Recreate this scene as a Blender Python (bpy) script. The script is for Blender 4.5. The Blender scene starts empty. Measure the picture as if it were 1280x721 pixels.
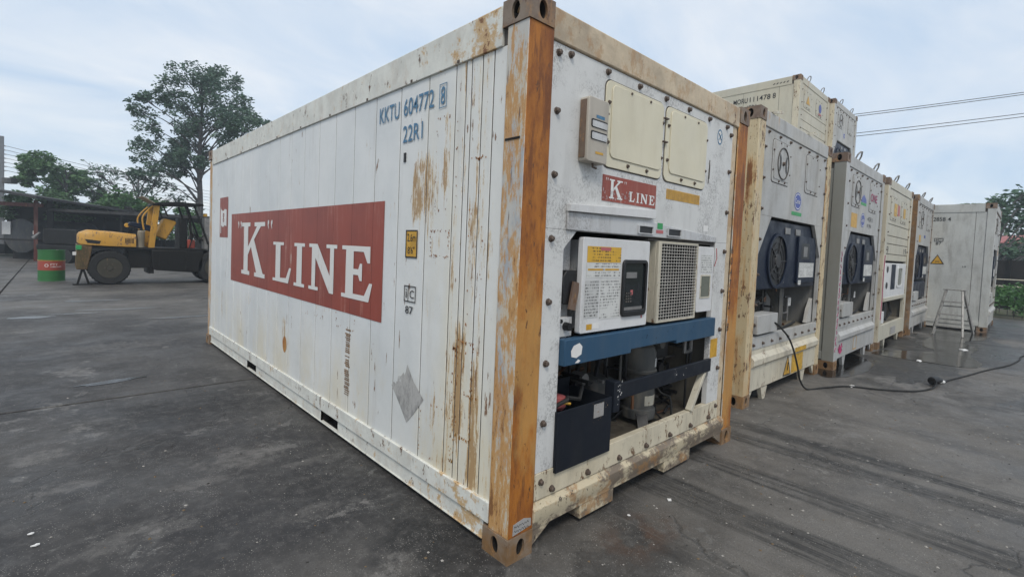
import bpy, bmesh, math, random
from math import radians, sin, cos, pi
from mathutils import Vector, Matrix
random.seed(7)
S = bpy.context.scene
COL = S.collection

# ------------------------------------------------------------ camera
cam = bpy.data.cameras.new('camera'); co = bpy.data.objects.new('camera', cam); COL.objects.link(co)
f = Vector((0.67532727, 0.73628044, -0.04271061)); r = Vector((0.73751709, -0.67409286, 0.04083332)); u = r.cross(f) * 1.0
M = Matrix((r, u, -f)).transposed().to_4x4(); M.translation = Vector((-1.536, -1.5527, 1.4611))
co.matrix_world = M
cam.sensor_width = 36; cam.lens = 36 * 607.86 / 1280
cam.shift_x = (640 - 626.1) / 1280; cam.shift_y = -(360.5 - 335.7) / 1280
cam.clip_start = 0.05; cam.clip_end = 3000
S.camera = co
S.render.resolution_x = 1024; S.render.resolution_y = 576
S.view_settings.view_transform = 'Standard'; S.view_settings.look = 'None'
S.view_settings.exposure = 0.30; S.view_settings.gamma = 1

# ------------------------------------------------------------ light
SUN_EL, SUN_AZ = 52, 222          # azimuth the sun comes from, clockwise from +Y
sun = bpy.data.lights.new('sun', 'SUN'); so = bpy.data.objects.new('sun', sun); COL.objects.link(so)
sun.energy = 1.5; sun.angle = radians(16); sun.color = (1.0, 0.94, 0.84)
sd = Vector((sin(radians(SUN_AZ)) * cos(radians(SUN_EL)), cos(radians(SUN_AZ)) * cos(radians(SUN_EL)), sin(radians(SUN_EL))))
so.rotation_euler = (-sd).to_track_quat('-Z', 'Y').to_euler()
so.location = (0, 0, 40)
W = bpy.data.worlds.new('World'); S.world = W; W.use_nodes = True
nt = W.node_tree; nt.nodes.clear()
def wn(t, **k):
    n = nt.nodes.new(t)
    for a, b in k.items(): setattr(n, a, b)
    return n
wo = wn('ShaderNodeOutputWorld'); b1 = wn('ShaderNodeBackground'); b2 = wn('ShaderNodeBackground'); mx = wn('ShaderNodeMixShader')
sky = wn('ShaderNodeTexSky', sky_type='NISHITA'); sky.sun_disc = False
sky.sun_elevation = radians(SUN_EL); sky.sun_rotation = radians(SUN_AZ)
sky.dust_density = 1.5; sky.air_density = 1.0
b1.inputs[1].default_value = 0.1
nt.links.new(sky.outputs[0], b1.inputs[0])
tc = wn('ShaderNodeTexCoord'); sp = wn('ShaderNodeSeparateXYZ'); nt.links.new(tc.outputs['Generated'], sp.inputs[0])
ad = wn('ShaderNodeMath', operation='ADD'); ad.inputs[1].default_value = 0.22; nt.links.new(sp.outputs[2], ad.inputs[0])
mxm = wn('ShaderNodeMath', operation='MAXIMUM'); mxm.inputs[1].default_value = 0.12; nt.links.new(ad.outputs[0], mxm.inputs[0])
dv = wn('ShaderNodeVectorMath', operation='DIVIDE'); nt.links.new(tc.outputs['Generated'], dv.inputs[0])
cx = wn('ShaderNodeCombineXYZ')
for i in range(3): nt.links.new(mxm.outputs[0], cx.inputs[i])
nt.links.new(cx.outputs[0], dv.inputs[1])
mp = wn('ShaderNodeMapping'); mp.inputs['Scale'].default_value = (0.9, 1.7, 1.0); mp.inputs['Rotation'].default_value = (0, 0, 0.5)
nt.links.new(dv.outputs[0], mp.inputs[0])
nz = wn('ShaderNodeTexNoise'); nz.inputs['Scale'].default_value = 1.3; nz.inputs['Detail'].default_value = 9; nz.inputs['Roughness'].default_value = 0.55; nz.inputs['Distortion'].default_value = 0.5
nt.links.new(mp.outputs[0], nz.inputs['Vector'])
rp = wn('ShaderNodeValToRGB'); rp.color_ramp.elements[0].position = 0.30; rp.color_ramp.elements[1].position = 0.66
rp.color_ramp.elements[0].color = (0.53, 0.66, 0.82, 1); rp.color_ramp.elements[1].color = (0.86, 0.89, 0.92, 1)
nt.links.new(nz.outputs[0], rp.inputs[0]); nt.links.new(rp.outputs[0], b2.inputs[0]); b2.inputs[1].default_value = 1.0
mx.inputs[0].default_value = 0.78
nt.links.new(b1.outputs[0], mx.inputs[1]); nt.links.new(b2.outputs[0], mx.inputs[2]); nt.links.new(mx.outputs[0], wo.inputs[0])

# ------------------------------------------------------------ node helper
class NT:
    def __init__(s, name):
        s.m = bpy.data.materials.new(name); s.m.use_nodes = True
        s.t = s.m.node_tree; s.t.nodes.clear()
        s.out = s.n('ShaderNodeOutputMaterial'); s.b = s.n('ShaderNodeBsdfPrincipled')
        s.l(s.b.outputs[0], s.out.inputs[0])
        s.pos = s.n('ShaderNodeNewGeometry').outputs['Position']
    def n(s, t, **k):
        n = s.t.nodes.new(t)
        for a, b in k.items(): setattr(n, a, b)
        return n
    def l(s, a, b): s.t.links.new(a, b)
    def vec(s, scale=(1, 1, 1), loc=(0, 0, 0), src=None):
        m = s.n('ShaderNodeMapping'); m.inputs['Scale'].default_value = scale; m.inputs['Location'].default_value = loc
        s.l(src or s.pos, m.inputs[0]); return m.outputs[0]
    def noise(s, sc, det=6, rough=0.6, scale=(1, 1, 1), loc=(0, 0, 0), dist=0.0, src=None):
        n = s.n('ShaderNodeTexNoise'); n.inputs['Scale'].default_value = sc; n.inputs['Detail'].default_value = det
        n.inputs['Roughness'].default_value = rough; n.inputs['Distortion'].default_value = dist
        s.l(s.vec(scale, loc, src), n.inputs['Vector']); return n.outputs[0]
    def ramp(s, x, a, b, lo=0.0, hi=1.0):
        m = s.n('ShaderNodeMapRange'); m.interpolation_type = 'SMOOTHSTEP'
        m.inputs[1].default_value = a; m.inputs[2].default_value = b; m.inputs[3].default_value = lo; m.inputs[4].default_value = hi
        s.l(x, m.inputs[0]); return m.outputs[0]
    def math(s, op, a, b=0.0):
        m = s.n('ShaderNodeMath', operation=op)
        for i, v in enumerate((a, b)):
            if isinstance(v, (int, float)): m.inputs[i].default_value = v
            else: s.l(v, m.inputs[i])
        return m.outputs[0]
    def mix(s, fac, a, b):
        m = s.n('ShaderNodeMix', data_type='RGBA')
        for sock, v in ((m.inputs[0], fac), (m.inputs[6], a), (m.inputs[7], b)):
            if isinstance(v, (int, float)): sock.default_value = v
            elif isinstance(v, tuple): sock.default_value = (*v[:3], 1)
            else: s.l(v, sock)
        return m.outputs[2]
    def xyz(s, src=None):
        p = s.n('ShaderNodeSeparateXYZ'); s.l(src or s.pos, p.inputs[0]); return p.outputs
    def fin(s, col, rough=0.6, metal=0.0, bump=None, bstr=0.2, bdist=0.01, spec=None):
        if isinstance(col, tuple): s.b.inputs['Base Color'].default_value = (*col, 1)
        else: s.l(col, s.b.inputs['Base Color'])
        if isinstance(rough, (int, float)): s.b.inputs['Roughness'].default_value = rough
        else: s.l(rough, s.b.inputs['Roughness'])
        s.b.inputs['Metallic'].default_value = metal
        if spec is not None: s.b.inputs['Specular IOR Level'].default_value = spec
        if bump is not None:
            bn = s.n('ShaderNodeBump'); bn.inputs['Strength'].default_value = bstr; bn.inputs['Distance'].default_value = bdist
            s.l(bump, bn.inputs['Height']); s.l(bn.outputs[0], s.b.inputs['Normal'])
        return s.m

RUST = (0.20, 0.075, 0.022); RUSTL = (0.52, 0.30, 0.11); CREAM = (0.62, 0.52, 0.34)

def paint(name, base, rust=0.3, dirt=0.4, speck=0.0, tone=None, rough=0.5, dirtcol=(0.22, 0.19, 0.15), yellow=0.2, chips=0.0):
    """weathered paint: tone drift, vertical dirt, rust runs, corroded speckle, chipped spots"""
    k = NT(name)
    c = k.mix(k.ramp(k.noise(1.7, 5), 0.35, 0.7), base, tuple(v * 0.9 for v in base))
    if yellow: c = k.mix(k.math('MULTIPLY', k.ramp(k.noise(0.9, 7, 0.65, (1, 1, 0.6), (3, 1, 7)), 0.45, 0.72), yellow), c, CREAM)
    if dirt:
        d = k.math('MULTIPLY', k.ramp(k.noise(7, 8, 0.7, (1, 1, 0.22)), 0.46, 0.74), dirt)
        c = k.mix(d, c, dirtcol)
        d2 = k.math('MULTIPLY', k.ramp(k.noise(2.2, 9, 0.75, (1, 1, 0.8), (5, 2, 1)), 0.52, 0.75), dirt * 0.7)
        c = k.mix(d2, c, dirtcol)
    if speck:
        mask = k.ramp(k.noise(3.1, 7, 0.75, loc=(1, 4, 2)), 0.44, 0.60)
        e = k.math('MULTIPLY', k.ramp(k.noise(110, 7, 0.75, (1, 1, 0.7)), 0.47, 0.56), mask)
        c = k.mix(k.math('MULTIPLY', e, speck), c, (0.21, 0.20, 0.195))
    if rust:
        st = k.noise(11, 7, 0.65, (1, 1, 0.07), (2, 7, 0)); mk = k.noise(2.1, 6, 0.7, (1, 1, 0.7), (9, 3, 4))
        h = k.math('ADD', k.math('MULTIPLY', st, 0.6), k.math('MULTIPLY', mk, 0.5))
        a = 0.75 - 0.16 * rust
        c = k.mix(k.math('MULTIPLY', k.ramp(h, a - 0.05, a + 0.03), 0.65), c, RUSTL)
        c = k.mix(k.ramp(h, a + 0.0, a + 0.05), c, RUST)
    if chips:
        e = k.ramp(k.math('ADD', k.noise(26, 8, 0.75, (1, 1, 0.35)), k.math('MULTIPLY', k.noise(3, 5, 0.7), 0.5)), 0.88 - 0.1 * chips, 0.92 - 0.1 * chips)
        c = k.mix(e, c, (0.15, 0.085, 0.045))
    ro = k.ramp(k.noise(5, 5), 0.3, 0.7, rough - 0.08, rough + 0.15)
    return k.fin(c, ro, bump=k.noise(24, 6, 0.6, (1, 1, 0.5)), bstr=0.10, bdist=0.006, spec=0.5 if max(base) > 0.2 else 0.22)

def plain(name, col, rough=0.5, metal=0.0, var=0.15, sc=12, bump=0.08):
    k = NT(name)
    c = k.mix(k.ramp(k.noise(sc, 6), 0.35, 0.7), col, tuple(v * (1 - var) for v in col))
    return k.fin(c, rough, metal, bump=k.noise(sc * 4, 5), bstr=bump)

def near_corner_side():
    """side sheet of the near container: white, vertical rust runs and scuffs, heavier in patches near the corner post"""
    k = NT('white side paint with rust runs')
    X = k.xyz()
    near = k.ramp(X[1], 1.25, 0.15)
    base = k.mix(k.ramp(k.noise(1.2, 5), 0.35, 0.7), (0.70, 0.71, 0.70), (0.62, 0.64, 0.64))
    c = k.mix(k.math('MULTIPLY', near, k.ramp(k.noise(3, 5, 0.6, (1, 1, 0.3)), 0.4, 0.7, 0.15, 0.65)), base, (0.68, 0.62, 0.46))
    low = k.math('MULTIPLY', k.ramp(X[2], 1.0, .25), k.ramp(k.noise(2.2, 7, 0.7, (1, 1, .4), (3, 8, 8)), 0.42, 0.62, 0.1, 0.6)); c = k.mix(low, c, (0.66, 0.58, 0.40))
    d = k.math('MULTIPLY', k.ramp(k.noise(9, 8, 0.7, (1, 1, 0.12)), 0.54, 0.74), 0.35)
    c = k.mix(d, c, (0.42, 0.40, 0.37))
    # rust runs
    st = k.noise(34, 9, 0.8, (1, 1, 0.045), (2, 7, 0)); mk = k.noise(3.0, 9, 0.8, (1, 1, 0.5), (9, 3, 4))
    h = k.math('ADD', k.math('MULTIPLY', st, 0.50), k.math('MULTIPLY', mk, 0.40)); h = k.math('ADD', h, k.math('MULTIPLY', k.noise(70, 8, 0.8, (1, 1, 0.10), (2, 1, 6)), 0.22))
    h = k.math('ADD', h, k.math('MULTIPLY', near, 0.060))
    # places where boxes have rubbed and bled rust (y, half width, z, half height, amount)
    for yc, yw, zc, zw, am in ((.84, .13, 1.80, .20, .10), (.60, .05, 1.95, .30, .07), (.43, .05, .75, .40, .12), (.36, .03, 1.45, .5, .07), (.52, .03, 1.05, .6, .07), (1.16, .05, 1.55, .22, .08), (.30, .04, .55, .45, .09),
                               (1.75, .06, .78, .22, .08), (3.05, .06, .62, .16, .09), (4.2, .12, .80, .10, .09), (5.3, .05, .62, .20, .10), (.66, .06, .55, .2, .07), (2.2, .3, .93, .03, .06), (2.9, .25, 2.0, .1, .05), (.70, .10, 1.48, .12, .04), (1.5, .03, 2.0, .3, .05)):
        bx = k.math('MULTIPLY', k.ramp(k.math('ABSOLUTE', k.math('SUBTRACT', X[1], yc)), yw * 1.5, yw * .3), k.ramp(k.math('ABSOLUTE', k.math('SUBTRACT', X[2], zc)), zw * 1.3, zw * .5))
        h = k.math('ADD', h, k.math('MULTIPLY', bx, am))
    c = k.mix(k.math('MULTIPLY', k.ramp(h, 0.650, 0.71), 0.65), c, (0.63, 0.45, 0.21))
    fine = k.noise(60, 5, 0.7, (1, 1, 0.25))
    h2 = k.math('ADD', h, k.math('MULTIPLY', fine, 0.12))
    c = k.mix(k.ramp(h2, 0.742, 0.765), c, RUST)
    # small dark scuffs
    sc = k.math('ADD', k.noise(30, 7, 0.6, (1, 1, 0.18), (4, 4, 4)), k.math('MULTIPLY', k.noise(2.5, 4, loc=(7, 7, 1)), 0.4))
    c = k.mix(k.ramp(k.math('ADD', sc, k.math('MULTIPLY', near, 0.03)), 0.895, 0.915), c, (0.22, 0.13, 0.08))
    lb = k.math('ADD', k.math('MULTIPLY', k.ramp(X[2], 0.5, 0.05), 0.05), h)
    c = k.mix(k.math('MULTIPLY', k.ramp(lb, 0.66, 0.72), 0.5), c, (0.60, 0.45, 0.24))
    return k.fin(c, k.ramp(k.noise(4, 4), 0.3, 0.7, 0.42, 0.6), bump=k.noise(2.6, 5, 0.55, (1, 1, 0.6)), bstr=0.35, bdist=0.04)

def post_rust():
    k = NT('orange rusted post')
    a = k.noise(4, 9, 0.7, (1, 1, 0.45)); b = k.noise(9, 10, 0.75, (1.6, 1, 0.28), (3, 0, 1)); cc = k.noise(2.2, 7, 0.65, (1, 1, 0.45), (6, 6, 6))
    c = k.mix(k.ramp(a, 0.33, 0.62), (0.20, 0.056, 0.008), (0.43, 0.155, 0.018))
    c = k.mix(k.math('MULTIPLY', k.ramp(b, 0.47, 0.58), 0.8), c, (0.15, 0.045, 0.010))
    c = k.mix(k.math('MULTIPLY', k.ramp(k.math('ADD', k.math('ADD', cc, k.math('MULTIPLY', b, 0.25)), k.ramp(k.xyz()[2], 0.7, 1.9, 0.055, -0.05)), 0.66, 0.80), 0.65), c, (0.52, 0.29, 0.085))
    c = k.mix(k.ramp(k.noise(22, 7, 0.7, (1.2, 1, 0.4), (3, 9, 1)), 0.60, 0.64), c, (0.11, 0.045, 0.016))
    return k.fin(c, 0.62, bump=k.math('ADD', b, k.math('MULTIPLY', k.noise(60, 6, 0.7), 0.5)), bstr=0.6, bdist=0.008)
def post_pale():
    k = NT('flaking pale post paint')
    b = k.noise(13, 9, 0.72, (1, 1.4, 0.10)); cc = k.noise(3.2, 8, 0.7, (1, 1, 0.3), (6, 2, 6))
    c = k.mix(k.ramp(cc, 0.4, 0.6), (0.50, 0.49, 0.46), (0.57, 0.50, 0.37))
    c = k.mix(k.math('MULTIPLY', k.ramp(k.noise(4, 8, 0.7, (1, 1, 0.35), (1, 5, 2)), 0.52, 0.62), 0.75), c, (0.33, 0.37, 0.42))
    h = k.math('ADD', k.math('MULTIPLY', k.noise(22, 10, 0.8, (1, 1.2, 0.30)), 0.6), k.math('MULTIPLY', cc, 0.5))
    c = k.mix(k.math('MULTIPLY', k.ramp(h, 0.515, 0.575), 0.85), c, (0.48, 0.235, 0.055))
    c = k.mix(k.ramp(h, 0.61, 0.645), c, (0.22, 0.10, 0.035))
    c = k.mix(k.ramp(k.noise(34, 6, 0.6, (1, 1.3, 0.12), (2, 2, 2)), 0.63, 0.67), c, (0.14, 0.10, 0.08))
    return k.fin(c, 0.6, bump=b, bstr=0.5, bdist=0.006)
def rail_mat(name, base=(0.55, 0.47, 0.34), heavy=0.5, rusty=0.55, nearend=False):
    k = NT(name)
    a = k.noise(6, 8, 0.7, (1, 1, 1)); b = k.noise(3, 7, 0.7, loc=(4, 2, 2)); v = k.noise(9, 9, 0.78, (1, 1, 0.55), (1, 7, 3))
    c = k.mix(k.ramp(a, 0.38, 0.62), base, tuple(x * 1.18 for x in base))
    c = k.mix(k.math('MULTIPLY', k.ramp(b, 0.45, 0.66), heavy), c, (0.23, 0.18, 0.135))
    c = k.mix(k.math('MULTIPLY', k.ramp(v, 0.50, 0.60), rusty), c, (0.36, 0.19, 0.07))
    c = k.mix(k.ramp(k.noise(14, 8, 0.7, (1, 1, 0.5), (8, 1, 1)), 0.59, 0.64), c, (0.12, 0.06, 0.028))
    if nearend:      # the end next to the corner post is rustier than the rest
        e = k.ramp(k.xyz()[1], 0.95, 0.25); hh = k.noise(8, 9, 0.75, (1, 1, 1), (5, 5, 5))
        c = k.mix(k.math('MULTIPLY', k.ramp(k.math('ADD', hh, k.math('MULTIPLY', e, 0.12)), 0.58, 0.66), 0.85), c, (0.50, 0.31, 0.12))
        c = k.mix(k.ramp(k.math('ADD', hh, k.math('MULTIPLY', e, 0.07)), 0.655, 0.69), c, (0.20, 0.09, 0.035))
    return k.fin(c, 0.6, bump=a, bstr=0.25, bdist=0.006)
def logo_red(name, wear=1.0):
    k = NT(name)
    c = k.mix(k.ramp(k.noise(2, 5), 0.35, 0.7), (0.29, 0.058, 0.036), (0.23, 0.050, 0.034))
    s1 = k.noise(26, 6, 0.7, (1, 1, 0.07)); s2 = k.noise(1.6, 5, 0.7, loc=(3, 3, 3))
    h = k.math('ADD', k.math('MULTIPLY', s1, 0.7), k.math('MULTIPLY', s2, 0.35))
    c = k.mix(k.math('MULTIPLY', k.ramp(h, 0.54, 0.68), 0.45 * wear), c, (0.50, 0.24, 0.18))
    c = k.mix(k.math('MULTIPLY', k.ramp(h, 0.655, 0.685), wear), c, (0.62, 0.55, 0.50))
    return k.fin(c, 0.5)
def label_print(name, bg, ink, sc=150, amount=0.5):
    """paper label with rows of tiny print"""
    k = NT(name)
    X = k.xyz()
    row = k.math('FRACT', k.math('MULTIPLY', X[2], 62))
    rows = k.ramp(row, 0.42, 0.5)
    words = k.ramp(k.noise(sc, 3, 0.6, (1, 1, 0.2)), 0.47, 0.53)
    blk = k.ramp(k.noise(9, 2, 0.5, loc=(2, 5, 8)), 0.40, 0.48)
    fac = k.math('MULTIPLY', k.math('MULTIPLY', rows, words), k.math('MULTIPLY', blk, amount))
    c = k.mix(fac, bg, ink)
    c = k.mix(k.math('MULTIPLY', k.ramp(k.noise(14, 6), 0.5, 0.7), 0.25), c, tuple(x * 0.6 for x in bg))
    return k.fin(c, 0.45)

MT = {}
MT['side'] = near_corner_side()
MT['white'] = paint('white weathered paint', (0.66, 0.67, 0.68), rust=0.12, dirt=0.35, yellow=0.1)
MT['front'] = paint('white speckled front paint', (0.64, 0.64, 0.625), rust=0.0, dirt=0.35, speck=0.65, yellow=0.0, dirtcol=(0.36, 0.35, 0.34))
MT['hood'] = paint('grey dirty panel', (0.55, 0.56, 0.57), rust=0.0, dirt=0.7, speck=0.7, yellow=0.15, dirtcol=(0.25, 0.23, 0.21))
MT['beige'] = paint('beige hatch paint', (0.66, 0.61, 0.46), rust=0.1, dirt=0.22, yellow=0.25, rough=0.38, dirtcol=(0.42, 0.36, 0.25))
MT['boxgrey'] = paint('grey brown box', (0.44, 0.40, 0.34), rust=0.1, dirt=0.4, speck=0.35)
MT['cream'] = paint('cream chipped paint', (0.62, 0.56, 0.43), rust=0.28, dirt=0.5, yellow=0.4, chips=0.5)
MT['cream2'] = paint('cream clean paint', (0.56, 0.52, 0.42), rust=0.25, dirt=0.5, yellow=0.4, chips=0.3)
MT['whitebox'] = paint('white unit paint', (0.66, 0.66, 0.66), rust=0.0, dirt=0.35, yellow=0.0, speck=0.2, dirtcol=(0.38, 0.36, 0.33))
MT['greyside'] = paint('grey green side paint', (0.24, 0.24, 0.215), rust=0.0, dirt=0.6, yellow=0.1, speck=0.3)
MT['post_cream'] = paint('cream post paint', (0.57, 0.52, 0.41), rust=0.45, dirt=0.3, yellow=0.5, dirtcol=(0.4, 0.27, 0.12)); MT['post_cream2'] = paint('rust-streaked cream post', (0.56, 0.46, 0.29), rust=0.85, dirt=0.7, yellow=0.5, chips=0.6, dirtcol=(0.40, 0.21, 0.07)); MT['post_rust'] = post_rust(); MT['post_pale'] = post_pale()
MT['rail'] = rail_mat('top rail paint', (0.50, 0.41, 0.29), 0.5)
MT['rail_side'] = rail_mat('side rail paint', (0.60, 0.60, 0.55), 0.12, 0.12, True)
def grimy_rail():
    k = NT('grimy chipped rail')
    a = k.noise(3.2, 9, 0.75, (1, 1, 1.6), (1, 2, 3)); b = k.noise(10, 9, 0.8, (1, 1, .6)); h = k.math('ADD', k.math('MULTIPLY', a, .65), k.math('MULTIPLY', b, .35))
    c = k.mix(k.ramp(h, 0.46, 0.53), (0.50, 0.43, 0.30), (0.17, 0.135, 0.10))
    c = k.mix(k.math('MULTIPLY', k.ramp(k.noise(5, 9, 0.75, loc=(8, 8, 8)), .52, .60), .7), c, (0.33, 0.175, 0.065))
    c = k.mix(k.ramp(k.noise(18, 9, 0.8, (1, 1, .7), (3, 3, 1)), .585, .62), c, (0.06, 0.045, 0.035))
    return k.fin(c, .65, bump=b, bstr=.4, bdist=.006)
MT['rail_low'] = grimy_rail()
MT['casting'] = rail_mat('rusty casting', (0.17, 0.095, 0.04), 1.0)
MT['casting_dark'] = rail_mat('dark rusty casting', (0.13, 0.085, 0.06), 1.0)
MT['tblackg'] = plain('dark guard wire', (0.03, 0.03, 0.032), 0.6)
MT['seamred'] = plain('dark red seam', (0.06, 0.012, 0.010), 0.9)
MT['red'] = logo_red('faded red print'); MT['redsmall'] = logo_red('red plate', 0.5)
def wletter():
    k = NT('worn white print'); h = k.math('ADD', k.math('MULTIPLY', k.noise(26, 8, .75, (1, 1, .12)), .7), k.math('MULTIPLY', k.noise(2, 6, .7), .35))
    c = k.mix(k.ramp(h, .60, .68), (0.70, 0.69, 0.66), (0.56, 0.50, 0.44)); c = k.mix(k.ramp(h, .67, .69), c, (0.36, 0.12, 0.08)); return k.fin(c, .5)
MT['logo_letter'] = wletter()
MT['white_letter'] = plain('white print', (0.74, 0.73, 0.71), 0.5, var=0.10)
MT['blue_letter'] = plain('blue print', (0.07, 0.20, 0.34), 0.5, var=0.4, sc=60)
MT['black_letter'] = plain('black print', (0.02, 0.02, 0.022), 0.5, var=0.3, sc=60)
MT['magenta'] = plain('magenta chalk', (0.45, 0.06, 0.17), 0.9, var=0.5, sc=60)
MT['yellow'] = label_print('yellow label', (0.62, 0.36, 0.03), (0.05, 0.04, 0.02), 120, 0.8)
MT['yellowplain'] = plain('yellow sign', (0.60, 0.33, 0.03), 0.45, var=0.25, sc=25)
MT['paper'] = label_print('white paper label', (0.60, 0.60, 0.58), (0.08, 0.08, 0.08), 170, 0.85)
MT['paper_dense'] = label_print('dense paper label', (0.50, 0.50, 0.49), (0.05, 0.05, 0.05), 230, 1.0)
MT['green'] = plain('green sticker', (0.03, 0.30, 0.09), 0.5)
MT['redtext'] = plain('pink red sticker', (0.45, 0.12, 0.12), 0.5)
MT['blue'] = paint('blue beam paint', (0.030, 0.078, 0.140), rust=0.0, dirt=0.35, yellow=0.0, dirtcol=(0.10, 0.12, 0.14), rough=0.42)
MT['bay'] = paint('grey unit bay', (0.20, 0.20, 0.195), rust=0.0, dirt=0.6, yellow=0.0, dirtcol=(0.08, 0.075, 0.07))
MT['navy'] = paint('navy unit paint', (0.006, 0.012, 0.030), rust=0.0, dirt=0.3, yellow=0.0, dirtcol=(0.03, 0.035, 0.04), rough=0.42)
MT['darkblue'] = paint('black blue steel', (0.008, 0.011, 0.018), rust=0.0, dirt=0.3, yellow=0.0, dirtcol=(0.03, 0.028, 0.026), rough=0.48)
MT['black'] = plain('black plastic', (0.006, 0.006, 0.007), 0.45)
MT['blackrub'] = plain('black rubber', (0.013, 0.013, 0.013), 0.8, var=0.3)
MT['glass'] = plain('dark glass', (0.01, 0.014, 0.016), 0.08, var=0.05, bump=0.0)
MT['olive'] = plain('dirty window', (0.16, 0.17, 0.14), 0.2)
MT['steel'] = plain('dull steel', (0.30, 0.29, 0.28), 0.45, 0.6, var=0.3)
MT['bolt'] = plain('rusty bolt', (0.13, 0.095, 0.075), 0.6, 0.3, var=0.5, sc=90)
MT['gasket'] = plain('dark gasket', (0.09, 0.08, 0.07), 0.8, var=0.4)
MT['compressor'] = paint('grey compressor', (0.085, 0.087, 0.085), rust=0.05, dirt=0.5, yellow=0.0, rough=0.5)
MT['inner'] = paint('dirty shade-darkened inner wall', (0.13, 0.12, 0.10), rust=0.1, dirt=0.8, yellow=0.2)  # wall colour lowered for the shade inside the bay, dirt mottled over it
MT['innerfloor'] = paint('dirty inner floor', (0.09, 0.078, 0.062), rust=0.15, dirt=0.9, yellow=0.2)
MT['under'] = plain('underframe', (0.015, 0.012, 0.010), 0.95)
MT['copper'] = plain('copper pipe', (0.22, 0.11, 0.06), 0.4, 0.8)
def patch_mat():
    k = NT('scraped diamond patch'); h = k.noise(16, 9, .75, (1, 1, .45)); g = k.noise(5, 8, .7, (1, 1, .6), (4, 1, 1))
    c = k.mix(k.ramp(h, .42, .60), (0.42, 0.41, 0.39), (0.26, 0.255, 0.245)); c = k.mix(k.ramp(g, .54, .58), c, (0.56, 0.56, 0.54)); c = k.mix(k.ramp(k.noise(30, 8, .8), .62, .66), c, (0.14, .12, .10)); return k.fin(c, .7)
MT['diamond'] = patch_mat()
MT['greypatch'] = paint('scraped grey patch', (0.36, 0.35, 0.34), rust=0.05, dirt=0.6, yellow=0.0, speck=0.6)
MT['roundel'] = plain('blue roundel', (0.02, 0.05, 0.30), 0.4)
MT['wireW'] = plain('pale grille wire', (0.46, 0.44, 0.40), 0.5, 0.0, var=0.3)

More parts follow.
